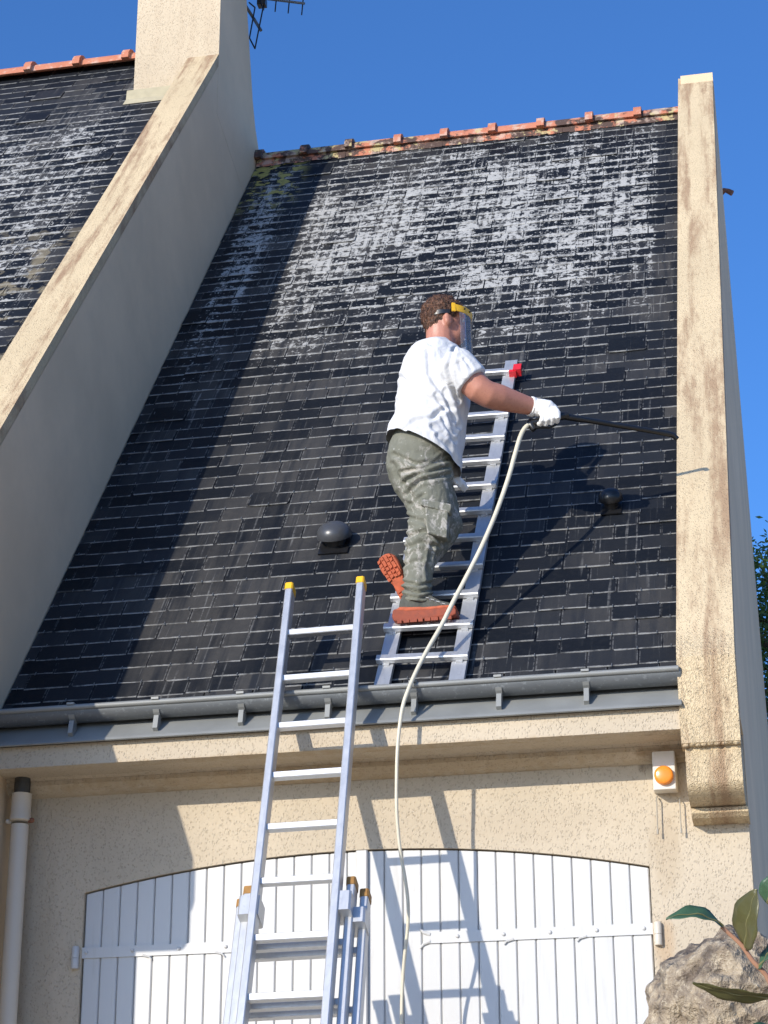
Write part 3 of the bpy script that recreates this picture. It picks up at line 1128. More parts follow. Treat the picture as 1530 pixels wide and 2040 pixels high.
rw.prism([hp(HS0, -0.012), hp(hs_r, -0.012), (hp(hs_r, 0)[0] + 3.2, hp(hs_r, 0)[1] - 3.2 * math.tan(TH)), (hp(hs_r, 0)[0] + 3.0, hp(hs_r, 0)[1] - 3.2 * math.tan(TH)), hp(hs_r, -0.2), hp(HS0, -0.1)], -7.6, -3.802)
hroof = rw.build('roof', MAT['deck'], house)
rng = random.Random(23)


def keep_left(x, s):
    p = O + EX * x + S * s + N * HR0
    q = p - CAM
    u = W_PX / 2 + F_PX * q.dot(RGT) / q.dot(fwd)
    v = H_PX / 2 - F_PX * q.dot(UPV) / q.dot(fwd)
    inside = 1 if (u > -20 and v < 760) else 0
    return inside * 100 - abs(s - 4)


lay_slates(hroof, MAT['slate_left'], -6.4, -3.803, 0.2, hs_r + 0.02, HR0, 0.03, rng, keep_left)
hy, hz = hp(hs_r, 0)
lx = [-6.09, -5.71, -5.335, -4.96, -4.585, -4.21]
for i, x0 in enumerate(lx[:-1]):
    ridge_tile('ridge_tile', x0 + 0.15, lx[i + 1] + 0.03 + 0.15, hy + 0.02, hz + 0.004, MAT['tile_clean'], hroof, 0.10)

# chimney
ch = MB()
CX0, CX1 = -4.20, XL + 0.0
CYF, CYB = 2.93, 3.62
zt = 11.9
prof_b = [(3.50, zt), (3.60, 10.95), (3.71, 10.6), (3.83, 10.23), (3.92, 10.05), (4.03, 9.92), (4.12, 9.85), (4.12, 9.2)]
ch.prism([(CYF, 9.55), (CYF, zt)] + prof_b, CX0, CX1 + 0.001)
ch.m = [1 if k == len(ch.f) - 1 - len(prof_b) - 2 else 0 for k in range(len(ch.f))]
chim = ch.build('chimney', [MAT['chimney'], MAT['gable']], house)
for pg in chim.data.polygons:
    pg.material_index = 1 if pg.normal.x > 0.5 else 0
cr = MB()
cr.aabb(CX0 - 0.06, CX1 + 0.06, CYF - 0.06, 3.58, zt, zt + 0.10)
cr.build('chimney_crown', MAT['chimney'], chim)
fl = MB()
pz = at(300, 185, CYF - 0.06)
fl.prism([(CYF + 0.02, pz.z + 0.085), (CYF - 0.012, pz.z + 0.075), (CYF - 0.022, pz.z - 0.005), (CYF - 0.085, pz.z - 0.085), (CYF + 0.02, pz.z - 0.06)], CX0 - 0.045, -3.81)
fl.build('flashing', MAT['flash'], chim)

# ------------------------------------------------------------------ aerial on the chimney
ant = thing('tv_aerial', 'black rooftop television aerial clamped to the back of the chimney', 'aerial', at(500, 20, 3.7))
AY = 3.75
q = MB()
q.tube([at(470, -60, 3.58), at(487, 8, 3.62), at(506, 38, AY), at(520, 61, AY)], 0.012, 8)
q.build('bracket', MAT['zinc'], ant, smooth=True)
q = MB()
q.tube([at(505, -160, AY), at(518, 8, AY)], 0.014, 8)
q.box(at(522, 6, AY), 0.032, 0.03, 0.028)
q.build('mast_clamp', MAT['black'], ant)
q = MB()
q.tube([at(500, -6, AY), at(607, 7, AY - 0.02)], 0.010, 8)
q.build('boom', MAT['zinc'], ant, smooth=True)
for u in (528, 551, 577, 604):
    q = MB()
    v = -6 + (u - 500) * 0.121
    q.tube([at(u + 3, v - 40, AY), at(u - 3, v + 23, AY)], 0.0055, 6)
    q.build('element', MAT['black'], ant, smooth=True)
q = MB()
for a, b in (((508, 15), (497, 76)), ((524, 16), (508, 97)), ((497, 76), (508, 97)), ((507, -20), (524, 16)), ((496, 5), (508, 15))):
    q.tube([at(a[0], a[1], AY - 0.03), at(b[0], b[1], AY - 0.03)], 0.006, 6)
q.build('reflector_frame', MAT['black'], ant, smooth=True)

# pipe stub behind the right gable
q = MB()
q.tube([(XR1 - 0.05, at(1441, 380, 5.0).y, at(1441, 379, 4.9).z), at(1443, 379, 4.95), at(1451, 381, 4.95), at(1459, 385, 4.95)], [0.02, 0.02, 0.02, 0.022], 10)
o = q.build('overflow_pipe', MAT['rust'], None, smooth=True)
tag(o, 'short dark pipe stub sticking out of the right gable against the sky', 'pipe')

# ------------------------------------------------------------------ roof vents


def vent(name, u, v, r, mat, label, dome):
    p = on_roof(u, v, 0.02)
    t = thing(name, label, 'roof vent', p, 'plastic vents on the slate roof')
    b = MB()
    b.box(p - S * 0.012 - N * 0.002, r * 0.85, r * 1.05, 0.003, EX, S, N)
    b.build('base_plate', MAT['black'], t)
    ax2 = (N + Vector((0, 0, 1)) * 0.55 + Vector((0, -0.15, 0))).normalized()
    ay = EX.cross(ax2).normalized() * -1
    b = MB()
    b.lathe(p - ax2 * 0.02, [(r * 0.62, 0), (r * 0.60, 0.04)], EX, ay, ax2, 20)
    b.build('pipe', MAT['black'], t, smooth=40)
    b = MB()
    c = p + ax2 * 0.026
    pr = [(r * 0.90, 0.0), (r * 1.0, 0.004)] + [(r * math.cos(a) ** 0.8, 0.012 + dome * math.sin(a)) for a in [math.pi / 2 * k / 9 for k in range(0, 9)]] + [(0.003, 0.012 + dome)]
    b.lathe(c, pr, EX, ay, ax2, 28)
    b.build('cowl', mat, t, smooth=50)
    return t


vent('roof_vent', 668, 1080, 0.088, MAT['vent_grey'], 'matt grey domed roof vent in the sunlit slates left of the man', 0.066)
vent('roof_vent', 1218, 1008, 0.060, MAT['black'], 'small glossy black roof vent in the shadow of the outstretched arm', 0.052)

# ------------------------------------------------------------------ alarm box
AP = at(1322, 1530, -0.09)
al = thing('alarm_siren', 'white alarm box with round amber lamp under the eaves', 'alarm', (AP.x, 0, AP.z))
q = MB()
x0, x1 = at(1298, 1530, -0.09).x, at(1347, 1530, -0.09).x
z1, z0 = at(1320, 1489, -0.085).z, at(1320, 1573, -0.095).z
q.add([(x0, 0, z0 + 0.006), (x1, 0, z0 + 0.006), (x1, 0, z1), (x0, 0, z1), (x0 + 0.004, -0.095, z0), (x1 - 0.004, -0.095, z0), (x1 - 0.004, -0.080, z1 - 0.01), (x0 + 0.004, -0.080, z1 - 0.01)],
      [(0, 1, 2, 3), (4, 7, 6, 5), (0, 4, 5, 1), (3, 2, 6, 7), (0, 3, 7, 4), (1, 5, 6, 2)])
o = q.build('casing', plain('ivory_plastic', (0.66, 0.62, 0.55), 0.45), al)
bv = o.modifiers.new('b', 'BEVEL')
bv.width, bv.segments = 0.006, 2
q = MB()
lc = at(1323, 1546, -0.092)
q.lathe(lc, [(0.041, 0), (0.041, 0.022), (0.037, 0.028), (0.030, 0.031), (0.002, 0.032)], EX, Vector((0, 0, 1)), Vector((0, -1, 0)), 24)
q.build('amber_lamp', MAT['orange'], al, smooth=35)
for a, b in (((1308, 1590), (1310.5, 1662)), ((1354, 1594), (1357.5, 1660))):
    q = MB()
    pa, pb = at(a[0], a[1], -0.034), at(b[0], b[1], -0.034)
    q.tube([pa + Vector((0, 0.02, 0.012)), pa, pb], 0.0028, 6)
    q.tube([pb + Vector((0, 0, 0.022)), pb], 0.0045, 8)
    q.build('contact_rod', plain('rod_metal', (0.32, 0.29, 0.24), 0.5), al, smooth=True)

# ------------------------------------------------------------------ roof ladder
rl = thing('roof_ladder', 'aluminium roof ladder lying on the slates under the man', 'ladder', rp(-1.62, 0, 0.02))
LOFF = 0.055
rails = {}
for k, (bu, tu) in enumerate((((759, 1368), None), ((907.5, 1362), (1019, 718)))):
    b = on_roof(bu[0], bu[1], LOFF)
    if tu is None:
        t_ = b + (on_roof(1019, 718, LOFF) - on_roof(907.5, 1362, LOFF)) * 1.0
    else:
        t_ = on_roof(tu[0], tu[1], LOFF)
    rails[k] = (b, t_)
    d_ = (t_ - b).normalized()
    b2 = b - d_ * 0.005
    xa = d_.cross(N).normalized()
    q = MB()
    q.box((b2 + t_) / 2 - N * 0.012, 0.034, (t_ - b2).length / 2, 0.013, xa, d_, N)
    q.box((b2 + t_) / 2 - N * 0.034, 0.007, (t_ - b2).length / 2, 0.010, xa, d_, N)
    q.build('rail', MAT['alu'], rl)
ld = (rails[1][1] - rails[1][0]).normalized()
lx_ = ld.cross(N).normalized()
for i in range(12):
    s_ = (0.115 + 0.2547 * i)
    cR = rails[1][0] + ld * (s_ + 0.075)
    cL = rails[0][0] + ld * (s_ + 0.075)
    e0, e1 = cL - lx_ * 0.042, cR + lx_ * 0.040
    if (e1 - e0).dot(lx_) < 0:
        e0, e1 = cL + lx_ * 0.042, cR - lx_ * 0.040
    c = (e0 + e1) / 2 + N * 0.017
    q = MB()
    q.cbox(c, 0.020, 0.015, (e1 - e0).length / 2, 0.005, ld, N, (e1 - e0).normalized())
    for e in (cL, cR):
        q.box(e + N * 0.003 - ld * 0.022, 0.016, 0.010, 0.004, lx_, ld, N)
    q.build('rung', MAT['alu'], rl, smooth=25)
q = MB()
ce = rails[1][0] + ld * (0.115 + 0.2547 * 11 + 0.075) + lx_ * (0.05 if lx_.x > 0 else -0.05)
q.box(ce + N * 0.02, 0.022, 0.034, 0.022, lx_, ld, N)
q.box(ce + N * 0.015 - ld * 0.03 - lx_ * 0.025, 0.02, 0.012, 0.02, lx_, ld, N)
q.build('end_clip', MAT['red'], rl)

# ------------------------------------------------------------------ extension ladder
LP = Vector((0, -0.435, 4.25))
LD0 = Vector((0, 0.44, 1.0)).normalized()
LN = Vector((0, -LD0.z, LD0.y)).normalized()     # out of the ladder towards the viewer


def on_lad(u, v, off=0.0):
    return on_plane(u, v, LP + LN * off, LN)


el = thing('extension_ladder', 'aluminium three part extension ladder with yellow caps leaning on the gutter', 'ladder', (-2.45, -1.8, TERR))
tl, bl_ = on_lad(578, 1178), on_lad(482, 2040)
tr, br_ = on_lad(719.5, 1166), on_lad(650, 2040)


def down(t, b, zend):
    d_ = (b - t)
    return t + d_ * ((zend - t.z) / d_.z)


HWX, HWY = 0.0165, 0.032
sections = [(0.0, 0.0, tl.z, tr.z, 1.55), (-0.062, 0.047, on_lad(698, 1766, -0.062).z, None, 1.40), (-0.124, 0.090, on_lad(722, 1790, -0.124).z, None, 1.26)]
ldv = ((tl - down(tl, bl_, 1.3)) + (tr - down(tr, br_, 1.3))).normalized()
wx = (tr - tl)
wx = (wx - LN * wx.dot(LN)).normalized()
for si, (off, wid, zt_, _, zb_) in enumerate(sections):
    for side_, (t0, b0) in enumerate(((tl, bl_), (tr, br_))):
        sg = -1 if side_ == 0 else 1
        a = t0 + wx * (sg * wid) + LN * off
        b = b0 + wx * (sg * wid) + LN * off
        if si:
            a = down(a, b, zt_ - (0.02 if side_ == 0 else 0))
        e = down(a, b, zb_)
        dd = (a - e).normalized()
        xx = (wx - dd * wx.dot(dd)).normalized()
        nn_ = xx.cross(dd).normalized()
        q = MB()
        q.cbox((a + e) / 2, HWX, HWY, (a - e).length / 2, 0.004, xx, nn_, dd)
        q.build('rail', MAT['alu'], el)
        q = MB()
        q.cbox(a + dd * 0.006, HWX + 0.0025, HWY + 0.003, 0.018, 0.006, xx, nn_, dd)
        if si == 0:
            q.lathe(a + dd * 0.004 - nn_ * (HWY + 0.003), [(0.006, 0), (0.005, 0.003)], xx, dd, -nn_, 10)
        q.build('end_cap', MAT['yellow'] if si == 0 else MAT['cap_old'], el)
        if si < 2 and not (si == 1 and side_ == 0):
            # guide bracket wrapping the next section
            gb = down(a, b, sections[1][2] - (0.09 if si == 0 else 0.14))
            q = MB()
            q.cbox(gb + LN * -0.03 + wx * (sg * 0.022), HWX + 0.026, HWY + 0.022, 0.045 if si == 0 else 0.035, 0.008, xx, nn_, dd)
            q.build('guide_bracket', MAT['alu'], el)
rv = [1253, 1348, 1443, 1543, 1643, 1752, 1865, 1980]
rs_ = []
for v in rv:
    p = on_lad(640 - (v - 1253) * 0.085, v + 4)
    rs_.append((p - tl).dot(ldv))
step_ = (rs_[0] - rs_[-1]) / 7
k = 0
while True:
    s_ = rs_[0] - step_ * k
    z_ = tl.z + (ldv * s_).z
    if z_ < 1.6:
        break
    for si, (off, wid, zt_, _, zb_) in enumerate(sections):
        if si and z_ > zt_ - 0.16:
            continue
        ta = (z_ - tl.z) / (bl_.z - tl.z)
        a = tl + (bl_ - tl) * ta - wx * wid + LN * off
        tb = (z_ + (tr.z - tl.z) - tr.z) / (br_.z - tr.z)
        b = tr + (br_ - tr) * tb + wx * wid + LN * off
        xx = (b - a).normalized()
        q = MB()
        az_ = Vector((0, 0.25, 1)).normalized()
        ay_ = az_.cross(xx).normalized()
        q.cbox((a + b) / 2, 0.015, 0.017, (b - a).length / 2, 0.003, az_, ay_, xx)
        q.build('rung', MAT['alu'], el)
    k += 1

# ------------------------------------------------------------------ the man
man_loc = at(848, 1244, -0.03)
man = MB()
FD = Vector((0.94, 0.34, 0.03)).normalized()                 # where the head faces
RS = Vector((0.34, -0.94, 0)).normalized()                    # his right
HU = RS.cross(FD).normalized()
HC = at(888, 641, 0.06)


def row(u, v, y, hpx, b):
    p = at(u, v, y)
    return (p, hpx * mpp(p), b)


# body: head, neck, trunk and arms as one continuous surface
man.ball(HC + HU * 0.012 - FD * 0.008, 0.100, 0.079, 0.110, FD, RS, HU, 24, 18)
man.ball(HC + FD * 0.030 - HU * 0.060, 0.066, 0.056, 0.066, FD, RS, HU)
man.ball(HC + FD * 0.058 - HU * 0.100, 0.026, 0.028, 0.022, FD, RS, HU)         # chin
man.ball(HC + FD * 0.098 - HU * 0.030, 0.022, 0.014, 0.030, FD, RS, HU)         # nose
man.ball(HC + FD * 0.078 + HU * 0.018, 0.020, 0.050, 0.016, FD, RS, HU)         # brow
man.ball(HC + FD * 0.088 - HU * 0.072, 0.014, 0.024, 0.010, FD, RS, HU)         # lips
man.tube([HC - HU * 0.03 - FD * 0.025, HC - HU * 0.10 - FD * 0.03, HC - HU * 0.18 - FD * 0.035], [0.074, 0.072, 0.080], 16)
for sg in (1, -1):
    e = HC + RS * sg * 0.081 - FD * 0.004 - HU * 0.028
    man.ball(e, 0.021, 0.010, 0.035, (FD + HU * 0.2).normalized(), RS, (HU - FD * 0.2).normalized(), 12, 10)
    man.ball(e + RS * sg * 0.010 - FD * 0.008 + HU * 0.004, 0.013, 0.008, 0.031, FD, RS, HU, 10, 8)
trunk = [row(868, 702, 0.05, 22, 0.09), row(868, 728, 0.04, 54, 0.15), row(866, 765, 0.03, 62, 0.165), row(862, 810, 0.02, 62, 0.16), row(855, 860, 0.01, 60, 0.155), row(845, 905, 0.0, 58, 0.15)]
man.loft(trunk)
SH = at(905, 728, -0.13)
EL = at(962, 783, -0.11)
WR = at(1062, 811, 0.06)
man.tube([SH, SH.lerp(EL, 0.45), EL - (EL - SH) * 0.12, EL + (WR - EL) * 0.10, EL.lerp(WR, 0.32), EL.lerp(WR, 0.65), WR, WR + (WR - EL) * 0.06],
         [0.078, 0.072, 0.066, 0.064, 0.064, 0.052, 0.041, 0.039], 18)
SHL = at(838, 735, 0.20)
ELL = at(868, 850, 0.24)
WRL = at(900, 935, 0.16)
man.tube([SHL, SHL.lerp(ELL, 0.5), ELL, ELL.lerp(WRL, 0.4), WRL], [0.075, 0.062, 0.055, 0.052, 0.038], 14)
body = man.build('person', MAT['skin'], None, remesh=0.0075, sm=3)
tag(body, 'man in white t-shirt and olive work trousers standing on the roof ladder', 'person')

# eye sockets and eyes behind the visor
for sg in (1, -1):
    q = MB()
    q.ball(HC + FD * 0.076 + RS * sg * 0.030 - HU * 0.006, 0.012, 0.012, 0.012, nu=10, nv=8)
    q.build('eye', plain('eye_white', (0.5, 0.48, 0.45), 0.3), body, smooth=True)

# hair: short crop shell round the back and top
q = MB()
q.ball(HC + HU * 0.024 - FD * 0.016, 0.104, 0.086, 0.106, FD, RS, HU, 28, 20)
q.ball(HC - FD * 0.045 - HU * 0.012, 0.064, 0.073, 0.078, FD, RS, HU, 20, 14)


def hair_disp(co, n_):
    d = co - HC
    a = noise.noise(co * 55) * 0.006 + noise.noise(co * 140) * 0.004
    return a + (0.006 if d.dot(HU) > 0.06 else 0)


hair = q.build('hair', MAT['hair'], body, remesh=0.005, sm=1, disp=hair_disp)
cut(hair, HC - HU * 0.052 - FD * 0.03, (-HU + FD * 0.15).normalized())
cut(hair, HC + FD * 0.058 + HU * 0.03, (FD - HU * 0.55).normalized())

hs = MB()
rh = random.Random(17)
hv = hair.data
ok = [pg for pg in hv.polygons]
for k in range(5200):
    pg = ok[rh.randrange(len(ok))]
    c_ = pg.center.copy()
    n_ = pg.normal.copy()
    fl_ = (FD * -0.5 - HU * 0.55 + RS * rh.uniform(-0.6, 0.6))
    if (c_ - HC).dot(HU) > 0.06:
        fl_ = (FD * rh.uniform(-0.5, 0.9) + RS * rh.uniform(-0.8, 0.8) + HU * 0.25)
    fl_ = fl_ - n_ * fl_.dot(n_)
    L_ = rh.uniform(0.008, 0.018) * (1.0 if (c_ - HC).dot(HU) > 0 else 0.55)
    tip_ = c_ + n_ * (L_ * 0.42) + fl_.normalized() * (L_ * 0.85)
    sd_ = n_.cross(fl_).normalized() * 0.0013
    hs.add([c_ - sd_, c_ + sd_, tip_], [(0, 1, 2)])
o = hs.build('hair_strands', MAT['hair'], hair)
o['kind'] = 'stuff'


def px(co):
    q_ = co - CAM
    d_ = q_.dot(fwd)
    return W_PX / 2 + F_PX * q_.dot(RGT) / d_, H_PX / 2 - F_PX * q_.dot(UPV) / d_


def creases(lines, co, n_):
    """depth of the cloth folds near a surface point on the viewer's side"""
    if n_.y > 0.2:
        return 0.0
    u, v = px(co)
    t_ = 0.0
    for pts_, dep, wd in lines:
        best = 1e9
        for (a, b), (c, d) in zip(pts_[:-1], pts_[1:]):
            L2 = (c - a) ** 2 + (d - b) ** 2
            k_ = max(0, min(1, ((u - a) * (c - a) + (v - b) * (d - b)) / L2))
            best = min(best, (u - a - k_ * (c - a)) ** 2 + (v - b - k_ * (d - b)) ** 2)
        if best < 9 * wd * wd:
            r_ = math.sqrt(best) / wd
            t_ += -dep * math.exp(-r_ * r_) + dep * 0.55 * math.exp(-(r_ - 1.7) ** 2)
    return t_


SHIRT_FOLDS = [([(903, 698), (892, 730), (903, 775), (912, 800)], 0.012, 4), ([(853, 700), (856, 745), (880, 782), (912, 850)], 0.010, 5), ([(798, 862), (828, 838), (862, 832), (885, 815)], 0.011, 5),
               ([(800, 752), (828, 785), (875, 800), (900, 812)], 0.009, 5), ([(868, 786), (890, 820), (905, 862)], 0.010, 4), ([(885, 778), (905, 838)], 0.010, 4), ([(870, 868), (895, 892), (910, 925)], 0.009, 4),
               ([(915, 722), (925, 745)], 0.006, 4), ([(925, 715), (940, 735)], 0.005, 3), ([(795, 800), (815, 822), (850, 822)], 0.006, 5), ([(880, 830), (905, 880)], 0.008, 3.5), ([(860, 850), (885, 870)], 0.007, 4)]
TROUSER_FOLDS = [([(785, 905), (830, 925), (868, 918), (897, 900)], 0.010, 4), ([(800, 940), (840, 934), (898, 912)], 0.012, 4), ([(802, 962), (830, 945), (890, 930)], 0.013, 4), ([(810, 985), (835, 958), (893, 945)], 0.012, 4),
                 ([(818, 1005), (845, 985)], 0.008, 4), ([(812, 1030), (845, 1040), (880, 1082)], 0.009, 4), ([(812, 1068), (845, 1058), (890, 1068)], 0.012, 4), ([(808, 1092), (840, 1080), (872, 1088)], 0.010, 4),
                 ([(862, 1085), (852, 1130), (856, 1168)], 0.010, 4), ([(806, 1125), (842, 1115)], 0.007, 4), ([(805, 1160), (835, 1166), (862, 1160)], 0.012, 3), ([(805, 1173), (835, 1180), (862, 1174)], 0.013, 3),
                 ([(806, 1186), (835, 1192), (862, 1188)], 0.010, 3), ([(782, 925), (800, 960), (822, 990)], 0.008, 5)]


# t-shirt
def wrinkle(co, n_):
    a = co.copy()
    q1 = Vector((a.x * 7 + a.z * 5, a.y * 6, a.z * 3.2 - a.x * 4))
    v = noise.noise(q1)
    v2 = noise.noise(Vector((a.x * 16 - a.z * 9, a.y * 12, a.z * 8 + a.x * 7)))
    return (abs(v) * -0.012 + 0.004) + abs(v2) * -0.005 + creases(SHIRT_FOLDS, co, n_)


q = MB()
q.loft([row(868, 680, 0.06, 30, 0.085), row(868, 694, 0.055, 36, 0.10), row(868, 710, 0.045, 55, 0.155), row(866, 730, 0.04, 64, 0.185), row(866, 760, 0.03, 71, 0.19), row(863, 800, 0.02, 73, 0.185),
        row(858, 840, 0.015, 74, 0.18), row(848, 870, 0.01, 79, 0.20), row(842, 900, 0.0, 79, 0.205), row(846, 940, 0.0, 74, 0.20), row(856, 975, 0.0, 64, 0.18)])
q.tube([SH + (SH - EL) * 0.22, SH, SH.lerp(EL, 0.34), SH.lerp(EL, 0.62)], [0.074, 0.098, 0.094, 0.090], 20)
q.tube([SHL + (SHL - ELL) * 0.1, SHL, SHL.lerp(ELL, 0.3), SHL.lerp(ELL, 0.55)], [0.08, 0.09, 0.085, 0.08], 18)
shirt = q.build('tshirt', MAT['tshirt'], body, remesh=0.0075, sm=4, disp=wrinkle)
h0, h1 = at(770, 876, 0), at(908, 932, 0)
hd = (h1 - h0).normalized()
hn = hd.cross(Vector((0, 1, 0))).normalized()
if hn.z > 0:
    hn = -hn
hn = (hn + Vector((0, -0.10, 0))).normalized()
cut(shirt, h0, hn)
cut(shirt, SH.lerp(EL, 0.56), (EL - SH).normalized()) if False else None
neckn = (HU - FD * 0.30).normalized()
cut(shirt, HC - HU * 0.125 - FD * 0.03, neckn)


# trousers
def tr_wr(co, n_):
    v = noise.noise(Vector((co.x * 9 + co.z * 4, co.y * 8, co.z * 22 + co.x * 10)))
    v2 = noise.noise(Vector((co.x * 22, co.y * 16, co.z * 48 - co.x * 14)))
    lo = max(0, min(1, (5.0 - co.z) / 0.3))
    return 0.002 - abs(v) * (0.007 + 0.006 * lo) - abs(v2) * 0.0018 + creases(TROUSER_FOLDS, co, n_)


q = MB()
q.loft([row(838, 862, 0.0, 52, 0.14), row(838, 885, 0.0, 62, 0.16), row(838, 912, 0.0, 68, 0.175), row(838, 938, 0.0, 67, 0.165), row(844, 962, -0.01, 60, 0.14), row(852, 985, -0.02, 52, 0.115),
        row(857, 1012, -0.025, 47, 0.105), row(857, 1042, -0.03, 44, 0.10), row(848, 1075, -0.03, 39, 0.092), row(838, 1108, -0.03, 33, 0.082), row(833, 1140, -0.03, 29, 0.074), row(831, 1168, -0.03, 28, 0.070), row(832, 1196, -0.03, 29, 0.072), row(833, 1206, -0.03, 27, 0.07)])
HL, KL, AL = at(858, 958, 0.10), at(893, 1050, 0.12), at(826, 1138, 0.08)
q.tube([HL, HL.lerp(KL, 0.5), KL, KL.lerp(AL, 0.25), KL.lerp(AL, 0.65), AL], [0.10, 0.088, 0.072, 0.068, 0.062, 0.056], 18)
trs = q.build('trousers', MAT['trousers'], body, remesh=0.0075, sm=3, disp=tr_wr)
# cargo pocket and flap on the near thigh
pk = MB()
pc = [at(u, v, y) for u, v, y in ((846, 1006, -0.138), (893, 1012, -0.112), (890, 1072, -0.105), (850, 1062, -0.140))]
pk.add(pc + [p + Vector((0, 0.06, 0)) for p in pc], [(0, 1, 2, 3), (4, 7, 6, 5), (0, 4, 5, 1), (1, 5, 6, 2), (2, 6, 7, 3), (3, 7, 4, 0)])
po = pk.build('cargo_pocket', MAT['trousers'], trs, remesh=0.005, sm=2)
pk = MB()
pc = [at(u, v, y) for u, v, y in ((836, 990, -0.142), (900, 1004, -0.105), (897, 1022, -0.112), (838, 1006, -0.152))]
pk.add(pc + [p + Vector((0, 0.05, 0)) for p in pc], [(0, 1, 2, 3), (4, 7, 6, 5), (0, 4, 5, 1), (1, 5, 6, 2), (2, 6, 7, 3), (3, 7, 4, 0)])
pk.build('pocket_flap', MAT['trousers'], trs, remesh=0.006, sm=2)
# belt line and back yoke seam
q = MB()
# boots
FY = -0.03


def extr(pts, y0, y1, mb):
    a = [at(u, v, FY) for u, v in pts]
    n = len(a)
    vs = [p + Vector((0, y0, 0)) for p in a] + [p + Vector((0, y1, 0)) for p in a]
    mb.add(vs, [tuple(range(n - 1, -1, -1)), tuple(range(n, 2 * n))] + [(i, (i + 1) % n, n + (i + 1) % n, n + i) for i in range(n)])


b = MB()
b.loft([row(832, 1172, FY, 26, 0.055), row(830, 1190, FY, 27, 0.056), row(828, 1205, FY, 29, 0.055), row(829, 1218, FY, 31, 0.05)])
extr([(799, 1205), (797, 1224), (906, 1218), (907, 1213), (900, 1206), (880, 1202), (862, 1192), (850, 1186), (805, 1190)], -0.044, 0.044, b)
boot = b.build('boot', MAT['boot'], body, remesh=0.006, sm=4)
b = MB()
extr([(786, 1226), (788, 1221), (798, 1219), (850, 1219), (895, 1215), (908, 1215), (913, 1222), (912, 1230), (904, 1234), (868, 1237), (838, 1242), (800, 1246), (788, 1244), (785, 1235)], -0.052, 0.052, b)
so = b.build('sole', MAT['sole_dark'], boot, remesh=0.005, sm=2)
b = MB()
extr([(790, 1223), (800, 1216), (850, 1216), (895, 1212), (909, 1213), (914, 1217), (880, 1220), (850, 1223), (815, 1225)], -0.0545, 0.0545, b)
b.build('midsole', MAT['sole'], boot, remesh=0.005, sm=2)
q = MB()
for k in range(8):
    u = 796 + k * 14
    p = at(u, 1239 - (u - 796) * 0.085, FY - 0.053)
    q.box(p, 0.010 + (k % 3) * 0.003, 0.006, 0.008)
o = q.build('sole_lug', MAT['sole_dark'], boot)
o['kind'] = 'stuff'
q = MB()
for k in range(4):
    p = at(853 + k * 11, 1196 + k * 4, FY - 0.03)
    q.tube([p + Vector((-0.012, -0.012, 0.012)), p + Vector((0.006, -0.026, 0.002)), p + Vector((0.016, -0.010, -0.010))], 0.003, 6)
q.build('lace', plain('pale_lace', (0.3, 0.3, 0.29), 0.8), boot)
# lifted boot, sole turned to the viewer
H2, T2 = at(812, 1188, 0.05), at(770, 1116, 0.00)
ld2 = (T2 - H2).normalized()
sn = (Vector((-0.28, -1, -0.42))).normalized()
sn = (sn - ld2 * sn.dot(ld2)).normalized()
sw = ld2.cross(sn).normalized()
Lf = (T2 - H2).length + 0.055
outl = [(0.0, 0.026), (0.02, 0.036), (0.07, 0.036), (0.11, 0.031), (0.16, 0.043), (0.20, 0.049), (0.235, 0.045), (0.258, 0.030), (0.266, 0.012)]
outl = [(a * Lf / 0.266, w_) for a, w_ in outl]
poly2 = [(a, w_) for a, w_ in outl] + [(a, -w_) for a, w_ in outl[::-1]]
base2 = H2 - ld2 * 0.028


def slab2(mb, t0, t1, grow=0.0):
    n = len(poly2)
    vs = [base2 + ld2 * a + sw * (w_ * (1 + grow)) + sn * t for t in (t0, t1) for a, w_ in poly2]
    mb.add(vs, [tuple(range(n - 1, -1, -1)), tuple(range(n, 2 * n))] + [(i, (i + 1) % n, n + (i + 1) % n, n + i) for i in range(n)])


b = MB()
slab2(b, -0.075, -0.012, -0.06)
b.tube([AL, AL.lerp(H2 + ld2 * 0.05, 0.5), H2 + ld2 * 0.055 - sn * 0.06], [0.052, 0.050, 0.046], 14)
boot2 = b.build('boot', MAT['boot'], body, remesh=0.006, sm=4)
b = MB()
slab2(b, -0.016, 0.012)
b.build('sole', MAT['sole'], boot2, remesh=0.005, sm=2)
rr = random.Random(5)
lug = MB()
for a in [0.145, 0.166, 0.187, 0.208, 0.228, 0.245]:
    for w_ in (-0.030, -0.010, 0.010, 0.030):
        wmax = 0.042 if a < 0.22 else 0.030
        if abs(w_) > wmax:
            continue
        lug.box(base2 + ld2 * (a * Lf / 0.266 + rr.uniform(-0.003, 0.003) + (0.006 if abs(w_) < 0.02 else 0)) + sw * w_ + sn * 0.014, 0.0082, 0.0075, 0.006,
                (sw + ld2 * rr.uniform(-0.3, 0.3)).normalized(), (ld2 - sw * rr.uniform(-0.3, 0.3)).normalized(), sn)
for a in (0.012, 0.032, 0.052, 0.070):
    lug.box(base2 + ld2 * (a * Lf / 0.266) + sn * 0.014, 0.026, 0.006, 0.006, sw, ld2, sn)
o = lug.build('sole_lug', MAT['sole'], boot2)
o['kind'] = 'stuff'

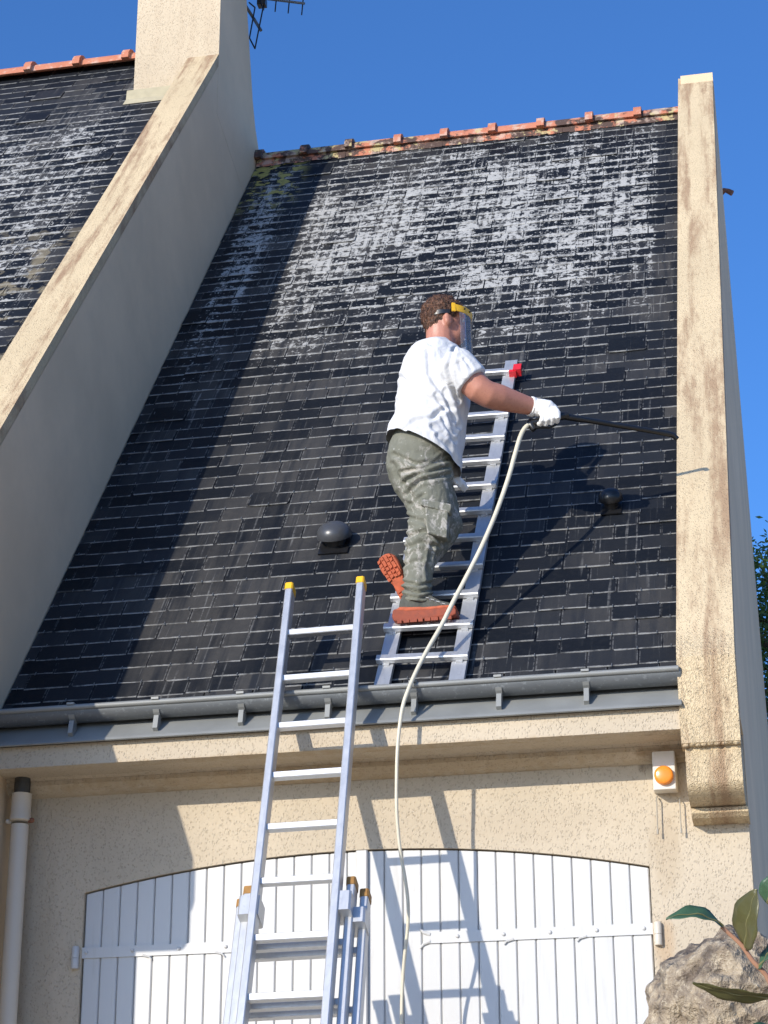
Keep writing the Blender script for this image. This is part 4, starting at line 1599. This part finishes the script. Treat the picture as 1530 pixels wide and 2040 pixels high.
# gloves --------------------------------------------------------------
LA, LB = at(1046, 851, 0.06), at(1352, 872, 0.42)               # lance axis
GA, GB = at(1062, 843, 0.075), at(1120, 829, 0.11)              # grip inside the fist
gx = (GB - GA).normalized()
HD = (at(1112, 836, 0.10) - WR).normalized()
pc_ = at(1084, 816, 0.062)
gn = Vector((0, -1, -0.1)).normalized()
gu = (WR - at(1062, 843, 0.07)).normalized()
q = MB()
q.tube([WR - (WR - EL).normalized() * 0.012, WR, WR + HD * 0.02], [0.046, 0.046, 0.046], 16)
q.tube([WR + HD * 0.0, at(1075, 812, 0.055), at(1092, 815, 0.06), at(1104, 822, 0.07)], [0.042, 0.043, 0.043, 0.034], 16)
kn = [(1080, 826), (1091, 822), (1101, 819), (1109, 820)]       # knuckles, little finger first
tips = [(1076, 845), (1087, 845), (1099, 843), (1110, 839)]
for i, ((ku, kv), (tu, tv)) in enumerate(zip(kn, tips)):
    L_ = (0.9, 1.0, 1.05, 1.0)[i]
    k0 = at(ku - 4, kv - 6, 0.045)
    k1 = at(ku + 2, kv + 2, 0.030)
    k2 = at((ku + tu) / 2 + 2, (kv + tv) / 2 + 2, 0.028)
    k3 = at(tu, tv, 0.050)
    k4 = at(tu - 4, tv - 1, 0.085)
    q.tube([k0, k1, k2, k3, k4], [0.0145, 0.0145, 0.0135, 0.0125, 0.0105], 10)
    q.ball(k4, 0.012, 0.012, 0.012, nu=8, nv=6)
q.tube([at(1078, 812, 0.08), at(1096, 818, 0.118), at(1112, 826, 0.128), at(1118, 832, 0.118)], [0.020, 0.018, 0.015, 0.012], 10)
glove = q.build('glove', MAT['glove'], body, remesh=0.0036, sm=1, disp=lambda c, n_: noise.noise(c * 70) * 0.0018)
q = MB()
cd = (WR - EL).normalized()
q.tube([WR - cd * 0.020, WR - cd * 0.016, WR - cd * 0.004, WR], [0.0445, 0.0485, 0.0485, 0.046], 18)
q.build('cuff', MAT['glove'], glove, smooth=True)
q = MB()
lh = at(902, 956, 0.115)
q.tube([WRL, WRL.lerp(lh, 0.5), lh], [0.042, 0.044, 0.036], 14)
for i in range(4):
    a0 = lh + Vector((0.004 + 0.004 * i, -0.028 + i * 0.018, -0.004))
    q.tube([a0, a0 + Vector((0.030, 0.004, -0.004)), a0 + Vector((0.042, 0.008, -0.028)), a0 + Vector((0.024, 0.010, -0.044))], [0.014, 0.014, 0.013, 0.011], 8)
q.tube([lh + Vector((-0.01, -0.03, 0.0)), lh + Vector((0.012, -0.042, -0.022)), lh + Vector((0.024, -0.036, -0.04))], [0.015, 0.014, 0.011], 8)
q.build('glove', MAT['glove'], body, remesh=0.0045, sm=2)

# face shield -----------------------------------------------------------
def ring(r, th0, th1, h0, h1, tilt, n=20, thick=0.003, fw=0.0):
    m_ = MB()
    for i in range(n):
        for t_, hh in ((0, h0), (0, h1), (1, h0), (1, h1)):
            pass
    vs = []
    for i in range(n + 1):
        a = math.radians(th0 + (th1 - th0) * i / n)
        dirv = FD * math.cos(a) + RS * math.sin(a)
        ry = 1.0 - 0.14 * abs(math.sin(a))
        for rr_, hh in ((r, h0), (r + fw, h1), (r + fw + thick, h1), (r + thick, h0)):
            vs.append(HC - FD * 0.004 + dirv * (rr_ * ry) + HU * (hh + tilt * math.cos(a)))
    fs = []
    for i in range(n):
        for k in range(4):
            fs.append((i * 4 + k, i * 4 + (k + 1) % 4, i * 4 + 4 + (k + 1) % 4, i * 4 + 4 + k))
    fs += [(0, 1, 2, 3), (n * 4 + 3, n * 4 + 2, n * 4 + 1, n * 4)]
    m_.add(vs, fs)
    return m_


hb = ring(0.128, -80, 80, 0.008, 0.040, -0.004, thick=0.006, fw=0.004).build('face_shield', MAT['yellow'], body, smooth=35)
q = ring(0.126, 74, 82, 0.002, 0.046, -0.004, thick=0.012)
q.build('pivot', MAT['yellow'], hb)
for a in (30, 50):
    q = MB()
    aa = math.radians(a)
    dv = FD * math.cos(aa) + RS * math.sin(aa)
    q.ball(HC + dv * (0.136 * (1 - 0.14 * math.sin(aa))) + HU * 0.026, 0.005, 0.005, 0.005, nu=8, nv=6)
    q.build('rivet', MAT['black'], hb)
ring(0.128, -62, 62, -0.215, 0.012, 0.004, thick=0.0018, fw=0.004).build('visor', MAT['visor'], hb, smooth=40)
ring(0.104, 84, 276, 0.000, 0.022, 0.0, n=28, thick=0.004).build('head_strap', MAT['black'], hb, smooth=35)

# ------------------------------------------------------------------ pressure lance and hose
ln = thing('pressure_lance', 'black pressure washer lance held out in the white glove', 'lance', at(1090, 835, 0.09))
q = MB()
q.tube([GA - gx * 0.03, GA, GB, GB + gx * 0.03], [0.017, 0.019, 0.019, 0.015], 12)
q.tube([at(1060, 838, 0.08), at(1058, 848, 0.075), at(1064, 857, 0.075)], [0.020, 0.022, 0.014], 10)
q.tube([at(1066, 852, 0.07), at(1095, 852, 0.09), at(1110, 846, 0.105)], [0.006, 0.005, 0.004], 8)
q.build('trigger_grip', MAT['black'], ln, smooth=True)
q = MB()
p0, p1 = GB, at(1330, 864, 0.40)
q.tube([p0, p0.lerp(p1, 0.18), p0.lerp(p1, 0.2), p1], [0.0165, 0.0160, 0.0135, 0.0125], 12)
q.build('tube', MAT['black'], ln, smooth=True)
q = MB()
q.tube([p1 - (p1 - p0).normalized() * 0.05, p1, at(1341, 867, 0.415), at(1350, 875, 0.425)], [0.013, 0.014, 0.0135, 0.012], 12)
q.build('nozzle', MAT['black'], ln, smooth=True)

hp_ = [(1062, 842, 0.075), (1050, 848, 0.06), (1038, 866, 0.04), (1026, 905, 0.01), (1015, 945, -0.01), (1000, 990, -0.03), (983, 1035, -0.06), (960, 1088, -0.10), (934, 1140, -0.14), (905, 1195, -0.19), (880, 1245, -0.24),
       (853, 1292, -0.30), (829, 1338, -0.36), (812, 1378, -0.405), (803, 1405, -0.42), (797, 1440, -0.43), (792, 1490, -0.44), (790, 1550, -0.44), (790, 1610, -0.44), (793, 1655, -0.43), (798, 1700, -0.42), (807, 1750, -0.40), (813, 1800, -0.38), (812, 1850, -0.36), (806, 1905, -0.34), (802, 1960, -0.33), (800, 2050, -0.33), (800, 2400, -0.33)]
pts = [at(*a) for a in hp_]


def catmull(ps, m=5):
    out = []
    for i in range(len(ps) - 1):
        a, b, c, d = ps[max(i - 1, 0)], ps[i], ps[i + 1], ps[min(i + 2, len(ps) - 1)]
        for k in range(m):
            t = k / m
            out.append(0.5 * ((2 * b) + (c - a) * t + (2 * a - 5 * b + 4 * c - d) * t * t + (3 * b - a - 3 * c + d) * t * t * t))
    return out + [ps[-1]]


q = MB()
hpts = catmull(pts)
q.tube(hpts, [0.0108 - 0.0034 * min(1, max(0, (i - 45) / 40)) for i in range(len(hpts))], 10)
o = q.build('hose', MAT['hose'], None, smooth=True)
tag(o, 'cream pressure hose running from the lance down over the gutter', 'hose')

# ------------------------------------------------------------------ boulder and plant near the camera
BY = -6.15
q = MB()
bc = at(1462, 2012, BY)
k_ = mpp(bc)
q.ball(bc + Vector((0.0, 0.02, -0.03)), 0.115, 0.13, 0.115, nu=64, nv=44)
q.ball(bc + Vector((0.035, 0.02, -0.9)), 0.34, 0.30, 0.90, nu=48, nv=60)


def rockd(co, n_):
    a = noise.fractal(co * 9, 1.0, 2.0, 5) * 0.028
    c = noise.noise(co * 5.5 + Vector((3, 1, 7)))
    pit = min(0, noise.noise(co * 30 + Vector((9, 2, 4))) + 0.25) * 0.022
    return a + c * 0.022 + noise.noise(co * 75) * 0.0065 + noise.noise(co * 150) * 0.003 + pit


rock = q.build('boulder', MAT['rock'], None, remesh=0.006, sm=1, disp=rockd)
tag(rock, 'rough lichened granite boulder in the near foreground', 'boulder')

pl = thing('garden_plant', 'leafy twig with red stem growing in front of the boulder', 'plant', at(1530, 2060, -6.45))
LY = -6.45
q = MB()
q.tube(catmull([at(1437, 1846, LY), at(1455, 1862, LY), at(1478, 1884, LY), at(1500, 1915, LY), at(1535, 1960, LY), at(1560, 2080, LY), at(1575, 2300, LY)], 4), [0.0022 + 0.00006 * i for i in range(25)], 8)
q.build('stem', MAT['stem'], pl, smooth=True)


def leafblade(base, tip, width, curl, nrm, mat, fold=0.25):
    q = MB()
    a, b = Vector(base), Vector(tip)
    d_ = (b - a)
    L_ = d_.length
    d_.normalize()
    nn = (nrm - d_ * nrm.dot(d_)).normalized()
    sd = d_.cross(nn).normalized()
    NU, NV = 12, 6
    for i in range(NU + 1):
        t = i / NU
        wv = width * (math.sin(math.pi * min(1, t * 0.96 + 0.03)) ** 0.75) * (1 - 0.25 * t)
        c = a + d_ * (L_ * t) + nn * (curl * L_ * math.sin(math.pi * t))
        for j in range(NV + 1):
            s_ = (j / NV - 0.5) * 2
            q.v.append(c + sd * (wv * s_) + nn * (abs(s_) * wv * fold + 0.0012 * math.sin(t * 17 + s_ * 3)))
    for i in range(NU):
        for j in range(NV):
            k = i * (NV + 1) + j
            q.f.append([k, k + 1, k + NV + 2, k + NV + 1])
            q.m.append(0)
    mid = [q.v[i * (NV + 1) + NV // 2] for i in range(NU + 1)]
    o = q.build('leaf', mat, pl, smooth='all')
    rb = MB()
    rb.tube([m_ + nn * 0.0006 for m_ in mid], [0.0014 * (1 - 0.07 * i) for i in range(NU + 1)], 6)
    rb.build('midrib', MAT['leaf_rib'], o, smooth=True)
    so_ = o.modifiers.new('t', 'SOLIDIFY')
    so_.thickness = 0.0006
    return o


leafblade(at(1441, 1846, LY), at(1327, 1831, LY - 0.03), 0.0165, 0.16, Vector((0.10, -0.75, 0.8)), MAT['leaf'], 0.30)
leafblade(at(1486, 1890, LY), at(1508, 1772, LY - 0.05), 0.030, 0.06, Vector((-0.5, -1, 0.5)), MAT['leaf_back'], 0.15)
leafblade(at(1540, 1986, LY), at(1380, 1957, LY - 0.04), 0.0135, 0.05, Vector((0.1, -0.5, -1)), MAT['leaf_back'], 0.25)
leafblade(at(1512, 1930, LY), at(1560, 1870, LY - 0.02), 0.014, 0.05, Vector((0.3, -0.6, 0.8)), MAT['leaf'], 0.2)
leafblade(at(1545, 1990, LY), at(1640, 1930, LY - 0.04), 0.020, 0.08, Vector((0.0, -0.8, 0.6)), MAT['leaf_back'], 0.2)
leafblade(at(1552, 2050, LY), at(1470, 2085, LY - 0.04), 0.018, 0.08, Vector((0.0, -0.7, 0.6)), MAT['leaf'], 0.2)
leafblade(at(1530, 1800, LY + 0.04), at(1545, 1740, LY + 0.02), 0.016, 0.08, Vector((0.0, -0.8, 0.5)), MAT['leaf'], 0.2)

# ------------------------------------------------------------------ tree behind the gable
TY = 9.5
tc = at(1580, 1480, TY)
tree = thing('garden_tree', 'green leafy tree showing behind the right gable wall', 'tree', (tc.x, TY, TERR))
q = MB()
q.tube([(tc.x, TY, TERR), (tc.x + 0.05, TY, tc.z - 1.0), (tc.x - 0.05, TY, tc.z), (tc.x - 0.1, TY, tc.z + 1.2)], [0.11, 0.085, 0.05, 0.015], 10)
rt = random.Random(3)
tips_ = []
for k in range(64):
    z0_ = tc.z - 1.9 + 3.2 * k / 64
    a = k * 2.4 + rt.uniform(-0.4, 0.4)
    l = rt.uniform(0.65, 1.0) * 1.25 * math.sqrt(max(0.05, 1 - ((z0_ - tc.z + 0.3) / 1.75) ** 2))
    p0_ = Vector((tc.x, TY, z0_))
    p1_ = p0_ + Vector((math.cos(a) * l, math.sin(a) * l, 0.25 * l))
    q.tube([p0_, p0_.lerp(p1_, 0.5) + Vector((0, 0, 0.06)), p1_], [0.035, 0.02, 0.006], 6)
    tips_ += [p1_, p0_.lerp(p1_, 0.6)]
for e in ((1505, 1122), (1512, 1140), (1520, 1165), (1500, 1195), (1515, 1215), (1508, 1265), (1520, 1300), (1515, 1350), (1522, 1400), (1512, 1110)):
    p1_ = at(e[0] + 6, e[1], TY - 0.1)
    q.tube([Vector((tc.x, TY, p1_.z - 0.35)), p1_], [0.025, 0.006], 6)
    tips_.append(p1_)
q.build('trunk', MAT['bark'], tree, smooth=True)
q = MB()
for p in tips_:
    for k in range(150):
        c = p + Vector((rt.gauss(0, 0.13), rt.gauss(0, 0.13), rt.gauss(0, 0.11)))
        d_ = Vector((rt.gauss(0, 1), rt.gauss(0, 1), rt.gauss(0, 0.6))).normalized()
        n_ = d_.orthogonal().normalized()
        n_ = Matrix.Rotation(rt.uniform(0, 6.28), 3, d_) @ n_
        l, w_ = rt.uniform(0.022, 0.042), rt.uniform(0.009, 0.016)
        q.add([c - d_ * l, c + n_ * w_, c + d_ * l, c - n_ * w_], [(0, 1, 2, 3)])
o = q.build('crown', MAT['foliage'], tree)
